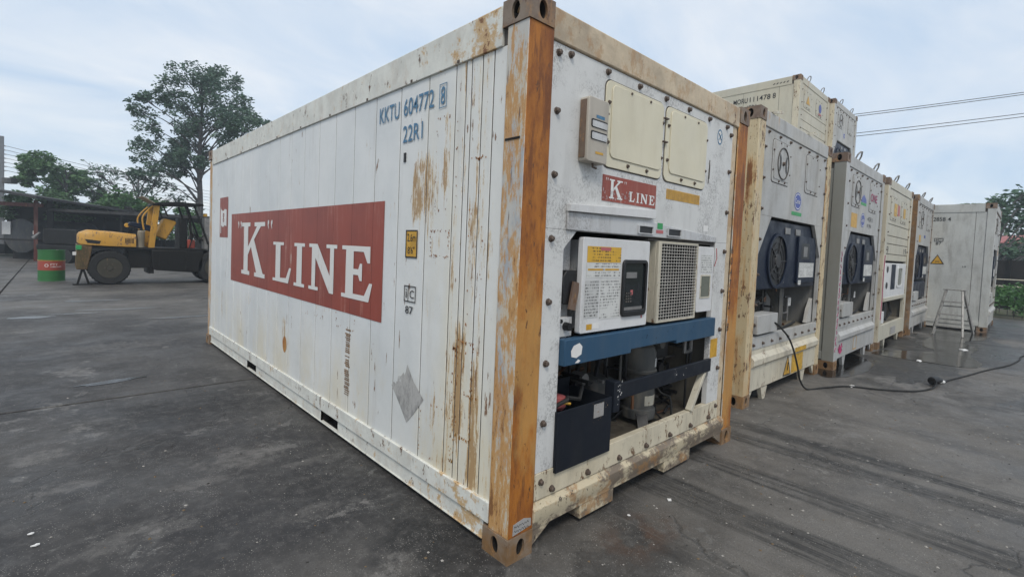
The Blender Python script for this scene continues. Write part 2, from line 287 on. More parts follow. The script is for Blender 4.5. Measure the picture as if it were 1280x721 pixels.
# ------------------------------------------------------------ mesh helper
class MB:
    def __init__(s): s.v = []; s.f = []; s.mi = []; s.cur = 0
    def add(s, vs, fs):
        o = len(s.v); s.v += [tuple(p) for p in vs]
        for q in fs: s.f.append(tuple(i + o for i in q)); s.mi.append(s.cur)
        return s
    def box(s, a, b):
        x0, y0, z0 = a; x1, y1, z1 = b
        return s.add([(x0, y0, z0), (x1, y0, z0), (x1, y1, z0), (x0, y1, z0), (x0, y0, z1), (x1, y0, z1), (x1, y1, z1), (x0, y1, z1)],
                     [(0, 3, 2, 1), (4, 5, 6, 7), (0, 1, 5, 4), (1, 2, 6, 5), (2, 3, 7, 6), (3, 0, 4, 7)])
    def beam(s, p, q, w, h, up=(0, 0, 1)):
        p, q = Vector(p), Vector(q); d = (q - p).normalized(); upv = Vector(up)
        if abs(d.dot(upv)) > 0.98: upv = Vector((0, 1, 0))
        a = d.cross(upv).normalized() * w / 2; b = a.normalized().cross(d) * h / 2
        vs = [t + x for t in (p, q) for x in (-a - b, a - b, a + b, -a + b)]
        return s.add(vs, [(0, 1, 2, 3), (7, 6, 5, 4), (0, 4, 5, 1), (1, 5, 6, 2), (2, 6, 7, 3), (3, 7, 4, 0)])
    def cone(s, p, q, r0, r1, n=12, cap=True):
        p, q = Vector(p), Vector(q); d = (q - p).normalized()
        a = d.orthogonal().normalized(); b = d.cross(a)
        vs = [t + (a * cos(2 * pi * i / n) + b * sin(2 * pi * i / n)) * rr for t, rr in ((p, r0), (q, r1)) for i in range(n)]
        fs = [(i, (i + 1) % n, n + (i + 1) % n, n + i) for i in range(n)]
        if cap: fs += [tuple(range(n))[::-1], tuple(range(n, 2 * n))]
        return s.add(vs, fs)
    def tube(s, pts, rad, n=8, rads=None):
        pts = [Vector(p) for p in pts]; prev = None; rings = []
        for i, p in enumerate(pts):
            d = (pts[min(i + 1, len(pts) - 1)] - pts[max(i - 1, 0)]).normalized()
            if prev is None: a = d.orthogonal().normalized()
            else: a = (prev - d * prev.dot(d)).normalized()
            prev = a; b = d.cross(a); rr = rads[i] if rads else rad
            rings.append([p + (a * cos(2 * pi * k / n) + b * sin(2 * pi * k / n)) * rr for k in range(n)])
        vs = [v for g in rings for v in g]; fs = []
        for i in range(len(pts) - 1):
            for k in range(n):
                fs.append((i * n + k, i * n + (k + 1) % n, (i + 1) * n + (k + 1) % n, (i + 1) * n + k))
        fs += [tuple(range(n))[::-1], tuple(range((len(pts) - 1) * n, len(pts) * n))]
        return s.add(vs, fs)
    def lathe(s, prof, c, n=24, axis='z'):
        vs = []; m = len(prof)
        for rr, h in prof:
            for k in range(n):
                a = 2 * pi * k / n; x, y = rr * cos(a), rr * sin(a)
                vs.append((c[0] + x, c[1] + y, c[2] + h) if axis == 'z' else ((c[0] + x, c[1] + h, c[2] + y) if axis == 'y' else (c[0] + h, c[1] + x, c[2] + y)))
        fs = [(i * n + k, i * n + (k + 1) % n, (i + 1) * n + (k + 1) % n, (i + 1) * n + k) for i in range(m - 1) for k in range(n)]
        fs += [tuple(range(n))[::-1], tuple(range((m - 1) * n, m * n))]
        return s.add(vs, fs)
    def prism(s, poly, pl, a, b):
        """poly (2D) extruded from a to b; pl 'xz' (along y), 'yz' (along x), 'xy' (along z)"""
        P = {'xz': lambda p, t: (p[0], t, p[1]), 'yz': lambda p, t: (t, p[0], p[1]), 'xy': lambda p, t: (p[0], p[1], t)}[pl]
        n = len(poly)
        vs = [P(p, a) for p in poly] + [P(p, b) for p in poly]
        return s.add(vs, [tuple(range(n)), tuple(range(n, 2 * n))[::-1]] + [(i, (i + 1) % n, n + (i + 1) % n, n + i) for i in range(n)])
    def sheet(s, poly, pl, a):
        P = {'xz': lambda p: (p[0], a, p[1]), 'yz': lambda p: (a, p[0], p[1]), 'xy': lambda p: (p[0], p[1], a)}[pl]
        return s.add([P(p) for p in poly], [tuple(range(len(poly)))])
    def ring(s, outer, inner, pl, a, b):
        P = {'xz': lambda p, t: (p[0], t, p[1]), 'yz': lambda p, t: (t, p[0], p[1])}[pl]
        n = len(outer); vs = [P(p, a) for p in outer] + [P(p, a) for p in inner] + [P(p, b) for p in outer] + [P(p, b) for p in inner]
        fs = []
        for i in range(n):
            j = (i + 1) % n
            fs += [(i, j, n + j, n + i), (2 * n + j, 2 * n + i, 3 * n + i, 3 * n + j), (i, 2 * n + i, 2 * n + j, j), (n + i, n + j, 3 * n + j, 3 * n + i)]
        return s.add(vs, fs)
    def mesh(s, name, mats, smooth=True, fix=True):
        me = bpy.data.meshes.new(name); me.from_pydata(s.v, [], s.f)
        for m in (mats if isinstance(mats, (list, tuple)) else [mats]): me.materials.append(MT[m] if isinstance(m, str) else m)
        for p, i in zip(me.polygons, s.mi): p.material_index = i
        if fix:
            bm = bmesh.new(); bm.from_mesh(me); bmesh.ops.recalc_face_normals(bm, faces=bm.faces); bm.to_mesh(me); bm.free()
        if smooth: me.shade_smooth(); me.set_sharp_from_angle(angle=radians(32))
        me.update(); return me
    def build(s, name, mats, parent=None, bevel=0, smooth=True, loc=None, fix=True):
        return put(s.mesh(name, mats, smooth, fix), name, parent, bevel, loc)

def put(me, name, parent=None, bevel=0, loc=None, rot=None):
    o = bpy.data.objects.new(name, me); COL.objects.link(o); o.parent = parent
    if loc: o.location = loc
    if rot: o.rotation_euler = rot
    if bevel:
        m = o.modifiers.new('bevel', 'BEVEL'); m.width = bevel; m.segments = 2; m.limit_method = 'ANGLE'; m.angle_limit = radians(40)
    return o
def tag(o, label, cat, group=None):
    o['label'] = label; o['category'] = cat
    if group: o['group'] = group
    return o
def thing(name, label, cat, loc=(0, 0, 0), rz=0, group=None):
    o = bpy.data.objects.new(name, None); COL.objects.link(o); o.location = loc; o.rotation_euler = (0, 0, rz)
    o.empty_display_size = 0.2
    return tag(o, label, cat, group)
def struct(o, kind='structure'): o['kind'] = kind; return o

def rrect(x0, z0, x1, z1, r, n=5):
    out = []
    for cx_, cz_, a0 in ((x1 - r, z1 - r, 0), (x0 + r, z1 - r, 90), (x0 + r, z0 + r, 180), (x1 - r, z0 + r, 270)):
        for i in range(n + 1):
            a = radians(a0 + 90 * i / n); out.append((cx_ + r * cos(a), cz_ + r * sin(a)))
    return out
def ell(cx_, cz_, rx, rz, n=20): return [(cx_ + rx * cos(2 * pi * i / n), cz_ + rz * sin(2 * pi * i / n)) for i in range(n)]

# ---- text: flat print, built-in font
_tx = {}
def text_mesh(s):
    if s in _tx: return _tx[s]
    c = bpy.data.curves.new('t', 'FONT'); c.body = s; c.resolution_u = 3; c.offset = 0.006
    o = bpy.data.objects.new('t', c); COL.objects.link(o)
    bpy.context.view_layer.update()
    me = bpy.data.meshes.new_from_object(o.evaluated_get(bpy.context.evaluated_depsgraph_get()))
    bpy.data.objects.remove(o); bpy.data.curves.remove(c)
    vs = [v.co.copy() for v in me.vertices]; fs = [tuple(p.vertices) for p in me.polygons]
    bpy.data.meshes.remove(me)
    x0 = min(v.x for v in vs); x1 = max(v.x for v in vs); y0 = min(v.y for v in vs); y1 = max(v.y for v in vs)
    _tx[s] = ([((v.x - x0) / (x1 - x0), (v.y - y0) / (y1 - y0)) for v in vs], fs); return _tx[s]
def text(mb, s, face, a0, z0, a1, z1, off):
    """face 'side': plane x=off, a runs from a0 (left, larger y) to a1; face 'front': plane y=off"""
    vs, fs = text_mesh(s)
    if face == 'side': mb.add([(off, a0 + (a1 - a0) * p[0], z0 + (z1 - z0) * p[1]) for p in vs], fs)
    else: mb.add([(a0 + (a1 - a0) * p[0], off, z0 + (z1 - z0) * p[1]) for p in vs], fs)
    return mb
s_ = 0.075
GL = {
 'I': [(0, 0), (1, 0), (1, s_), (.74, s_), (.74, 1 - s_), (1, 1 - s_), (1, 1), (0, 1), (0, 1 - s_), (.26, 1 - s_), (.26, s_), (0, s_)],
 'L': [(0, 0), (.86, 0), (1, .38), (.9, .38), (.74, .12), (.42, .1), (.42, 1 - s_), (.6, 1 - s_), (.6, 1), (0, 1), (0, 1 - s_), (.15, 1 - s_), (.15, s_), (0, s_)],
 'N': [(0, 0), (.36, 0), (.36, s_), (.25, s_), (.25, .70), (.76, 0), (.90, 0), (.90, 1 - s_), (1, 1 - s_), (1, 1), (.64, 1), (.64, 1 - s_), (.77, 1 - s_), (.77, .36), (.32, 1), (0, 1), (0, 1 - s_), (.11, 1 - s_), (.11, s_), (0, s_)],
 'E': [(0, 0), (.90, 0), (1, .34), (.91, .34), (.76, .10), (.40, .10), (.40, .46), (.56, .46), (.61, .36), (.68, .36), (.68, .68), (.61, .68), (.56, .57), (.40, .57), (.40, .9), (.72, .9), (.84, .70), (.92, .70), (.92, 1), (0, 1), (0, 1 - s_), (.14, 1 - s_), (.14, s_), (0, s_)],
 'K': [(0, 0), (.37, 0), (.37, s_), (.29, s_), (.29, .38), (.42, .54), (.66, s_), (.58, s_), (.58, 0), (1, 0), (1, s_), (.92, s_), (.55, .68), (.82, 1 - s_), (.98, 1 - s_), (.98, 1), (.56, 1), (.56, 1 - s_), (.66, 1 - s_), (.29, .54), (.29, 1 - s_), (.38, 1 - s_), (.38, 1), (0, 1), (0, 1 - s_), (.10, 1 - s_), (.10, s_), (0, s_)],
 'q': [(0, .45), (.35, 0), (.42, .1), (.3, .5), (.5, .6), (.5, .95), (.2, 1), (0, .8)],
}
def glyph(mb, g, face, a0, z0, a1, z1, off):
    P = [(a0 + (a1 - a0) * x, z0 + (z1 - z0) * y) for x, y in GL[g]]
    mb.sheet(P, 'yz' if face == 'side' else 'xz', off)

# ------------------------------------------------------------ ground
def ground_mat():
    k = NT('worn dark concrete')
    X = k.xyz()
    n1 = k.noise(0.35, 7, 0.6); n2 = k.noise(1.6, 8, 0.65, loc=(3, 1, 0)); n3 = k.noise(14, 8, 0.7)
    left = k.ramp(X[0], 0.8, -0.6)
    c = k.mix(k.ramp(k.math('ADD', k.math('MULTIPLY', n1, .7), k.math('MULTIPLY', n2, .3)), 0.41, 0.57), (0.038, 0.035, 0.032), (0.125, 0.114, 0.100))
    c = k.mix(k.math('MULTIPLY', k.math('MULTIPLY', left, k.ramp(X[1], 13, 4)), k.ramp(k.noise(0.55, 8, 0.6, loc=(4, 9, 0)), 0.34, 0.60, 0.55, 0.97)), c, (0.017, 0.0165, 0.018))   # left half of the yard darker, fading out further back
    c = k.mix(k.math('MULTIPLY', k.ramp(n2, 0.46, 0.68), 0.5), c, (0.032, 0.031, 0.031))
    n5 = k.noise(4.5, 9, 0.75, loc=(9, 1, 0)); c = k.mix(k.math('MULTIPLY', k.ramp(n5, 0.52, 0.66), 0.25), c, (0.15, 0.145, 0.138))
    # pale scraped patches with crisp edges
    w = k.noise(0.95, 12, 0.74, loc=(7.3, 2.2, 0), dist=0.2)
    c = k.mix(k.math('MULTIPLY', k.ramp(w, 0.585, 0.605), k.ramp(n3, 0.35, 0.6, 0.1, 0.75)), c, (0.185, 0.176, 0.165))
    w2 = k.noise(2.6, 10, 0.72, loc=(1.3, 8.2, 0), dist=0.5)
    c = k.mix(k.math('MULTIPLY', k.ramp(w2, 0.615, 0.635), 0.55), c, (0.17, 0.165, 0.155))
    # tyre tracks along Y past the fronts
    wob = k.math('MULTIPLY', k.math('SUBTRACT', k.noise(0.5, 3, loc=(0, 5, 0)), 0.5), 0.22)
    xx = k.math('ADD', X[0], wob)
    strk = k.noise(30, 5, 0.7, (1, 0.03, 1), src=None)
    tr = None
    for cx_, wd, st in ((2.92, 0.10, 1.0), (2.60, 0.10, 1.0), (1.95, 0.13, 0.85), (1.30, 0.15, 0.9), (3.9, 0.1, 0.35), (0.75, 0.1, 0.4), (4.9, .12, .25)):
        d = k.math('ABSOLUTE', k.math('SUBTRACT', xx, cx_))
        b = k.math('MULTIPLY', k.ramp(d, wd + 0.03, wd - 0.03), st)
        tr = b if tr is None else k.math('MAXIMUM', tr, b)
    fy = k.ramp(X[1], 1.2, 0.6)
    tr = k.math('MULTIPLY', k.math('MULTIPLY', tr, fy), k.ramp(strk, 0.35, 0.62, 0.25, 1.0))
    tr = k.math('MULTIPLY', tr, k.ramp(k.noise(3, 5, 0.6, loc=(2, 2, 0)), 0.3, 0.5, 0.5, 1))
    c = k.mix(k.math('MULTIPLY', k.ramp(X[1], .9, .3), k.ramp(k.noise(1.3, 7, 0.65, loc=(5, 1, 0)), .4, .6, .0, .5)), c, (0.17, 0.158, 0.142))
    c = k.mix(tr, c, (0.012, 0.0115, 0.011))
    # fainter turning scuffs on the left
    rg = k.noise(22, 5, 0.7, (1, 0.05, 1)); c = k.mix(k.math('MULTIPLY', k.ramp(rg, 0.55, 0.7), 0.25), c, (0.05, 0.05, 0.05))
    rr_ = k.ramp(X[0], 1.0, 2.4)
    c = k.mix(k.math('MULTIPLY', k.math('MULTIPLY', rr_, k.ramp(k.noise(2.4, 11, 0.78, loc=(1, 6, 2)), .50, .60)), .45), c, (0.052, 0.048, 0.044))
    c = k.mix(k.math('MULTIPLY', k.math('MULTIPLY', rr_, k.ramp(k.noise(11, 10, 0.8, loc=(6, 6, 2)), .575, .61)), .6), c, (0.26, 0.245, 0.225))
    # pale scraped places with ragged edges
    rag = k.noise(7, 9, 0.75, loc=(2, 9, 0))
    for px_, py_, rx_, ry_, am in ((-1.63, 2.66, .13, .10, .75), (-1.50, 2.08, .16, .07, .6), (-.60, 1.92, .22, .16, .65), (-.25, 1.60, .2, .07, .4), (-1.25, 1.30, .22, .09, .5), (-1.12, 4.45, .16, .05, .7), (-.9, 1.7, .14, .06, .5), (-.5, 1.0, .18, .06, .4), (2.2, .0, .18, .3, .35), (-1.0, 6.3, .6, .25, .4)):
        ex = k.math('POWER', k.math('DIVIDE', k.math('SUBTRACT', X[0], px_), rx_), 2); ey = k.math('POWER', k.math('DIVIDE', k.math('SUBTRACT', X[1], py_), ry_), 2)
        dd = k.math('ADD', k.math('SQRT', k.math('ADD', ex, ey)), k.math('MULTIPLY', k.math('SUBTRACT', rag, .5), 4.5))
        c = k.mix(k.math('MULTIPLY', k.ramp(dd, 1.35, .70), k.math('MULTIPLY', am, k.ramp(n3, .35, .6, .25, .85))), c, (0.17, 0.16, 0.148))
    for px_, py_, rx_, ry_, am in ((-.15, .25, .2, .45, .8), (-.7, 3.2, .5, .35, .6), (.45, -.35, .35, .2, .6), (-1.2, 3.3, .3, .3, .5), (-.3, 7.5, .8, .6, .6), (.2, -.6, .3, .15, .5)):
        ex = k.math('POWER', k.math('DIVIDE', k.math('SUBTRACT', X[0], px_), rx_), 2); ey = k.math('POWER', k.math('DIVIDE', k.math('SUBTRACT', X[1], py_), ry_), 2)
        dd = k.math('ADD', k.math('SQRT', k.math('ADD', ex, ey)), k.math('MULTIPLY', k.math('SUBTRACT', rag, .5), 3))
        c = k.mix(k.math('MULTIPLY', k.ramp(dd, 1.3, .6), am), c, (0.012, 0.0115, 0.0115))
    # rust stain under the near front
    rs = k.math('MULTIPLY', k.ramp(k.math('ABSOLUTE', k.math('SUBTRACT', X[0], 0.72)), 0.42, 0.05), k.ramp(k.math('ABSOLUTE', k.math('ADD', X[1], 0.26)), 0.22, 0.02))
    c = k.mix(k.math('MULTIPLY', rs, k.ramp(k.noise(5, 6, 0.6), 0.42, 0.6, 0, 0.75)), c, (0.085, 0.045, 0.026))
    # cracks
    v = k.n('ShaderNodeTexVoronoi', feature='DISTANCE_TO_EDGE'); v.inputs['Scale'].default_value = 0.55
    dn = k.n('ShaderNodeTexNoise'); dn.inputs['Scale'].default_value = 2.2; dn.inputs['Detail'].default_value = 6; k.l(k.pos, dn.inputs['Vector'])
    va = k.n('ShaderNodeVectorMath', operation='MULTIPLY_ADD'); k.l(dn.outputs[1], va.inputs[0]); va.inputs[1].default_value = (0.8, 0.8, 0); k.l(k.pos, va.inputs[2])
    k.l(va.outputs[0], v.inputs['Vector'])
    ck = k.math('MULTIPLY', k.ramp(v.outputs[0], 0.006, 0.001), k.ramp(k.noise(0.7, 3, loc=(4, 4, 0)), 0.5, 0.56))
    c = k.mix(k.math('MULTIPLY', ck, 0.55), c, (0.02, 0.02, 0.02))
    # damp concrete round the puddles
    wet = k.math('MULTIPLY', k.ramp(X[0], 5.2, 6.2), k.math('MULTIPLY', k.ramp(X[1], -2.3, -1.0), k.ramp(X[0], 22, 16)))
    wet = k.math('MULTIPLY', wet, k.ramp(k.noise(0.7, 7, 0.6, (.6, 1, 1), loc=(6, 6, 0)), 0.45, 0.47))
    c = k.mix(k.math('MULTIPLY', wet, 0.88), c, (0.009, 0.0085, 0.008))
    # fine grain
    c = k.mix(k.math('MULTIPLY', k.ramp(n3, 0.45, 0.72), 0.32), c, (0.17, 0.16, 0.15))
    c = k.mix(k.math('MULTIPLY', k.ramp(k.noise(120, 8, 0.8), 0.48, 0.62), 0.55), c, (0.030, 0.029, 0.028))
    gv = k.n('ShaderNodeTexVoronoi'); gv.inputs['Scale'].default_value = 85; k.l(k.pos, gv.inputs['Vector'])
    c = k.mix(k.math('MULTIPLY', k.ramp(gv.outputs[0], 0.24, 0.14), k.ramp(k.noise(6, 5, 0.7, loc=(3, 3, 3)), 0.42, 0.6, 0.1, 0.8)), c, (0.30, 0.285, 0.26))
    sw = k.noise(5, 7, 0.75, (1, 0.10, 1), (8, 8, 0), dist=1.5); c = k.mix(k.math('MULTIPLY', k.ramp(sw, 0.63, 0.66), 0.18), c, (0.21, 0.20, 0.19))
    sk = k.noise(38, 6, 0.7, (0.08, 1, 1), (1, 8, 0)); c = k.mix(k.math('MULTIPLY', k.ramp(sk, 0.64, 0.67), k.ramp(k.noise(1.1, 3), 0.5, 0.6, 0, 0.5)), c, (0.015, 0.015, 0.015))
    ro = k.math('SUBTRACT', k.ramp(n2, 0.35, 0.7, 0.72, 0.45), k.math('MULTIPLY', wet, 0.22))
    bh = k.math('SUBTRACT', k.math('ADD', n3, k.math('MULTIPLY', k.noise(120, 3), 0.3)), k.math('MULTIPLY', ck, 1.5))
    return k.fin(c, ro, bump=bh, bstr=0.35, bdist=0.012)
MT['ground'] = ground_mat()
def earth():
    k = NT('bare earth'); c = k.mix(k.ramp(k.noise(0.4, 8, 0.7), 0.4, 0.6), (0.10, 0.09, 0.07), (0.07, 0.09, 0.04)); return k.fin(c, 0.95, bump=k.noise(5, 8, 0.7), bstr=0.5, bdist=0.05)
MT['earth'] = earth()
gsheet = MB().sheet([(-900, -900), (900, -900), (900, 900), (-900, 900)], 'xy', -0.03).build('ground', 'earth')
struct(gsheet)
struct(MB().sheet([(-24, -26), (18.8, -26), (18.8, 33.2), (-24, 33.2)], 'xy', -.024).build('yard_bed', 'under'))
GX = [-23.9, -13.2, -2.45, 8.17, 18.8, 29.4]; GY = [-25.8, -16.0, -6.0, 3.84, 13.6, 23.4, 33.2]
def slab_mesh(w, d):
    return MB().box((0, 0, -0.022), (w, d, 0)).mesh('concrete_slab', 'ground')
for i in range(4):
    for j in range(6):
        g = 0.036
        o = put(slab_mesh(GX[i + 1] - GX[i] - g, GY[j + 1] - GY[j] - g), 'concrete_slab', gsheet, 0.006, loc=(GX[i] + g / 2, GY[j] + g / 2, 0))

def water():
    k = NT('puddle water'); return k.fin((0.012, 0.011, 0.010), k.ramp(k.noise(3, 5), 0.4, 0.7, 0.05, 0.22), bump=k.noise(9, 5, 0.6), bstr=0.12, bdist=0.02, spec=0.35)
MT['water'] = water()
fk = NT('thin water film'); MT['film'] = fk.fin((0.16, 0.17, 0.18), 0.28, bump=fk.noise(9, 5), bstr=0.1, spec=1.0)
def puddle(pts, z=0.004, mat='water'):
    # smooth closed outline through the given ground points
    n = len(pts); out = []
    for i in range(n):
        p0, p1, p2, p3 = (Vector(pts[(i + d) % n]) for d in (-1, 0, 1, 2))
        for t in (0, .2, .4, .6, .8):
            q = 0.5 * ((2 * p1) + (p2 - p0) * t + (2 * p0 - 5 * p1 + 4 * p2 - p3) * t * t + (3 * p1 - 3 * p2 + p3 - p0) * t ** 3)
            out.append((q.x + random.uniform(-.03, .03), q.y + random.uniform(-.015, .015)))
    return struct(MB().sheet(out, 'xy', z).build('puddle', mat, smooth=False))
puddle([(8.2, .1), (8.19, -.5), (8.19, -1.0), (8.7, -1.13), (9.6, -.95), (10.6, -.98), (11.5, -.75), (12.3, -1.0), (13.6, -.95), (13.7, -.2), (12.8, -.1), (11.6, -.25), (10.4, -.15), (9.6, -.5), (9.1, -.2), (8.8, .05)])
puddle([(10.2, .35), (9.6, .12), (8.9, .15), (8.9, .7), (10.4, .8), (11.8, .5), (11.4, .1)])
puddle([(5.65, .05), (6.3, -.12), (7.0, -.12), (7.6, .1), (7.9, .5), (7.2, .9), (6.2, .6), (5.8, .3)])
for c_, rx, ry in (((-1.85, 9.5), .28, .2), ((-.95, 11.7), .7, .22), ((-.55, 10.1), .75, .17), ((.1, 8.6), .55, .10), ((-1.2, 9.75), .4, .08)):
    puddle(mat='film', pts=[(c_[0] + rx * cos(a) * random.uniform(.6, 1.1), c_[1] + ry * sin(a) * random.uniform(.5, 1.2)) for a in [i * pi / 4.5 for i in range(9)]])
puddle([(-1.42, 4.42), (-1.15, 4.38), (-.85, 4.5), (-1.1, 4.52)])

# ------------------------------------------------------------ containers
BOLT = MB().lathe([(.018, 0), (.018, -.004), (.013, -.006), (.013, -.016), (.009, -.020)], (0, 0, 0), 8, 'y').mesh('bolt', 'bolt')
SBOLT = MB().lathe([(.012, 0), (.012, -.003), (.008, -.004), (.007, -.011)], (0, 0, 0), 8, 'y').mesh('bolt', 'bolt')
def bolts(parent, pts, y, me=None):
    for x, z in pts: put(me or BOLT, 'bolt', parent, loc=(x, y, z), rot=(0, random.uniform(0, 3), 0))

def face_oval(mb, o, U, V, w, h, c, rx, rz, N, depth, n=20):
    """rectangle o + a U + b V with an oval pocket sunk along -N"""
    o, U, V, N = Vector(o), Vector(U), Vector(V), Vector(N)
    ovs = [o + U * (c[0] + rx * cos(2 * pi * i / n)) + V * (c[1] + rz * sin(2 * pi * i / n)) for i in range(n)]
    out = []
    for i in range(n):
        a = 2 * pi * i / n; dx, dz = cos(a), sin(a)
        tx = ((w - c[0]) if dx > 0 else c[0]) / max(abs(dx), 1e-6); tz = ((h - c[1]) if dz > 0 else c[1]) / max(abs(dz), 1e-6)
        t = min(tx, tz); out.append(o + U * (c[0] + t * dx) + V * (c[1] + t * dz))
    # snap nearest points to the corners so the sheet stays rectangular
    for cc in ((0, 0), (w, 0), (w, h), (0, h)):
        P = o + U * cc[0] + V * cc[1]; j = min(range(n), key=lambda i: (out[i] - P).length); out[j] = P
    mid = [p - N * .014 for p in ovs]; deep = [p - N * depth for p in ovs]
    fs = []
    for i in range(n):
        j = (i + 1) % n; fs += [(i, j, n + j, n + i), (n + i, n + j, 2 * n + j, 2 * n + i)]
    mb.add(out + ovs + mid, fs); mb.cur = 1; fs = []  # hole inside coloured near-black to stand in for its shade
    for i in range(n): fs.append((i, (i + 1) % n, n + (i + 1) % n, n + i))
    fs.append(tuple(range(n, 2 * n))); mb.add(mid + deep, fs); mb.cur = 0
def casting_mesh(sx, sy, sz, mat):
    """corner fitting .165 x .178 x .118; outer faces at local x=0, y=0, z=0; mirrored by the signs"""
    mb = MB(); w, d, h = .165, .178, .118
    face_oval(mb, (0, 0, 0), (1, 0, 0), (0, 0, 1), w, h, (.085, .060), .027, .042, (0, -1, 0), .065)
    face_oval(mb, (0, 0, 0), (0, 1, 0), (0, 0, 1), d, h, (.092, .060), .027, .042, (-1, 0, 0), .055)
    face_oval(mb, (0, 0, 0), (1, 0, 0), (0, 1, 0), w, d, (.080, .090), .032, .062, (0, 0, -1), .05)
    mb.add([(w, 0, 0), (w, d, 0), (w, d, h), (w, 0, h), (0, d, 0), (0, d, h), (0, 0, h)], [(0, 1, 2, 3), (1, 4, 5, 2), (3, 2, 5, 6)])
    mb.v = [(x * sx, y * sy, z * sz) for x, y, z in mb.v]
    return mb.mesh('corner_casting', [mat, 'under'], fix=True)
_cm = {}
def castings(P, Wd, L, H, mats):
    for k, (cx_, cy_, cz_) in enumerate([(a, b, c) for a in (0, 1) for b in (0, 1) for c in (0, 1)]):
        m = mats[1] if cz_ else mats[0]; key = (cx_, cy_, cz_, m)
        if key not in _cm: _cm[key] = casting_mesh(-1 if cx_ else 1, -1 if cy_ else 1, -1 if cz_ else 1, m)
        e = .006
        put(_cm[key], 'corner_casting', P, loc=(Wd + e if cx_ else -e, L + e if cy_ else -e, H + e if cz_ else 0))

def body(P, L, H, side_joints, side_mat, rail_m, post_f, post_s, skirt_m, pockets, top_h=.19, cast=('casting', 'casting_dark'), header_m='rail'):
    Wd = 2.438
    castings(P, Wd, L, H, cast)
    # front posts: an L of two faces, each with its own wear
    for sgn in (0, 1):
        mb = MB(); X = (lambda v: v) if not sgn else (lambda v: Wd - v)
        mb.prism([(X(0), 0), (X(.165), 0), (X(.165), .012), (X(.03), .012), (X(.012), .03), (X(.012), .14), (X(0), .14)], 'xy', .118, H - .112)
        me = mb.mesh('corner_post', [post_f, post_s])
        for p in me.polygons:
            if abs(p.normal.x) > .7: p.material_index = 1
        put(me, 'corner_post', P, .004)
        mb = MB().box((X(.012), L - .14, .118), (X(.1), L, H - .112)) if not sgn else MB().box((X(.1), L - .14, .118), (X(.012), L, H - .112))
        mb.build('corner_post', post_s, P, .006)
    # side rails, both sides
    for sgn in (0, 1):
        X = (lambda v: v) if not sgn else (lambda v: Wd - v)
        def bx(a, b, m, nm, bv=.004):
            x0, x1 = sorted((X(a[0]), X(b[0]))); return MB().box((x0, a[1], a[2]), (x1, b[1], b[2])).build(nm, m, P, bv)
        bx((.0, .178, H - top_h), (.06, L - .178, H - .003), rail_m, 'top_rail')
        bx((-.002, .142, .134), (.06, L - .142, .236), rail_m, 'bottom_rail')
        y0 = .19
        for a, b in pockets + [(L - .19, L)]:
            bx((.012, y0, .042), (.03, a, .1335), skirt_m, 'skirt_plate', .002)
            y0 = b
        bx((.006, .19, .034), (.034, L - .19, .042), skirt_m, 'skirt_lip', .002)
    for a, b in pockets:
        mb = MB(); mb.box((.013, a - .008, .03), (Wd - .013, a, .13)); mb.box((.013, b, .03), (Wd - .013, b + .008, .13)); mb.build('forklift_pocket', 'under', P)  # pocket walls given a near-black colour for the shade inside
    MB().box((.035, .16, .12), (Wd - .035, L - .1, .19)).build('underframe', 'under', P)
    # near side wall: one sheet per panel
    for a, b in zip(side_joints[:-1], side_joints[1:]):
        g = .0070; z0, z1 = .2362, H - top_h - .0002
        mb = MB(); x = .012
        mb.add([(x + .0028, a + .0034, z0), (x, a + g, z0), (x, b - g, z0), (x + .0028, b - .0034, z0), (x + .0028, a + .0034, z1), (x, a + g, z1), (x, b - g, z1), (x + .0028, b - .0034, z1)],
               [(0, 1, 5, 4), (1, 2, 6, 5), (2, 3, 7, 6)])
        mb.build('side_panel', side_mat, P, smooth=False)
    MB().box((.0152, .13, .2), (.05, L - .1, H - .1)).build('side_backing', 'gasket', P)
    MB().box((Wd - .05, .13, .2), (Wd - .014, L - .1, H - .1)).build('side_wall', side_mat, P)
    MB().box((.03, .1, H - .05), (Wd - .03, L - .06, H - .012)).build('roof', rail_m, P)
    MB().box((.1, L - .05, .12), (Wd - .1, L - .01, H - .05)).build('rear_door', side_mat, P)
    # front header
    MB().box((.160, .001, H - .153), (Wd - .160, .09, H - .004)).build('header_rail', header_m, P, .008)

# ============ the near container =================================================
P = thing('reefer_container', 'large white reefer container nearest the camera with rusty orange corner post and "K" LINE logo', 'shipping container')
NEAR = P; H = 2.591; L = 6.058
joints = [.141, .24, .325, .41, .455, .54, .79, 1.09, 1.40, 1.71, 2.02, 2.33, 2.64, 2.95, 3.25, 3.56, 3.86, 4.17, 4.47, 4.78, 5.08, 5.39, 5.69, 5.917]
body(P, L, H, joints, 'side', 'rail_side', 'post_rust', 'post_pale', 'rail_side', [(1.86, 2.17), (3.86, 4.18)])
# extra faded paint strips beside the post, fixing plate
MB().box((-.0035, .03, 1.955), (-.0005, .128, 1.965)).build('weld_seam', 'under', P)
for yy in (.5, .95, 1.5, 2.1, 2.7, 3.3, 3.9, 4.5, 5.1):
    MB().box((-.004, yy, H - .187), (.0, yy + .018, H - .172)).build('rail_clip', 'bolt', P)

XR, XW = .0065, .0035
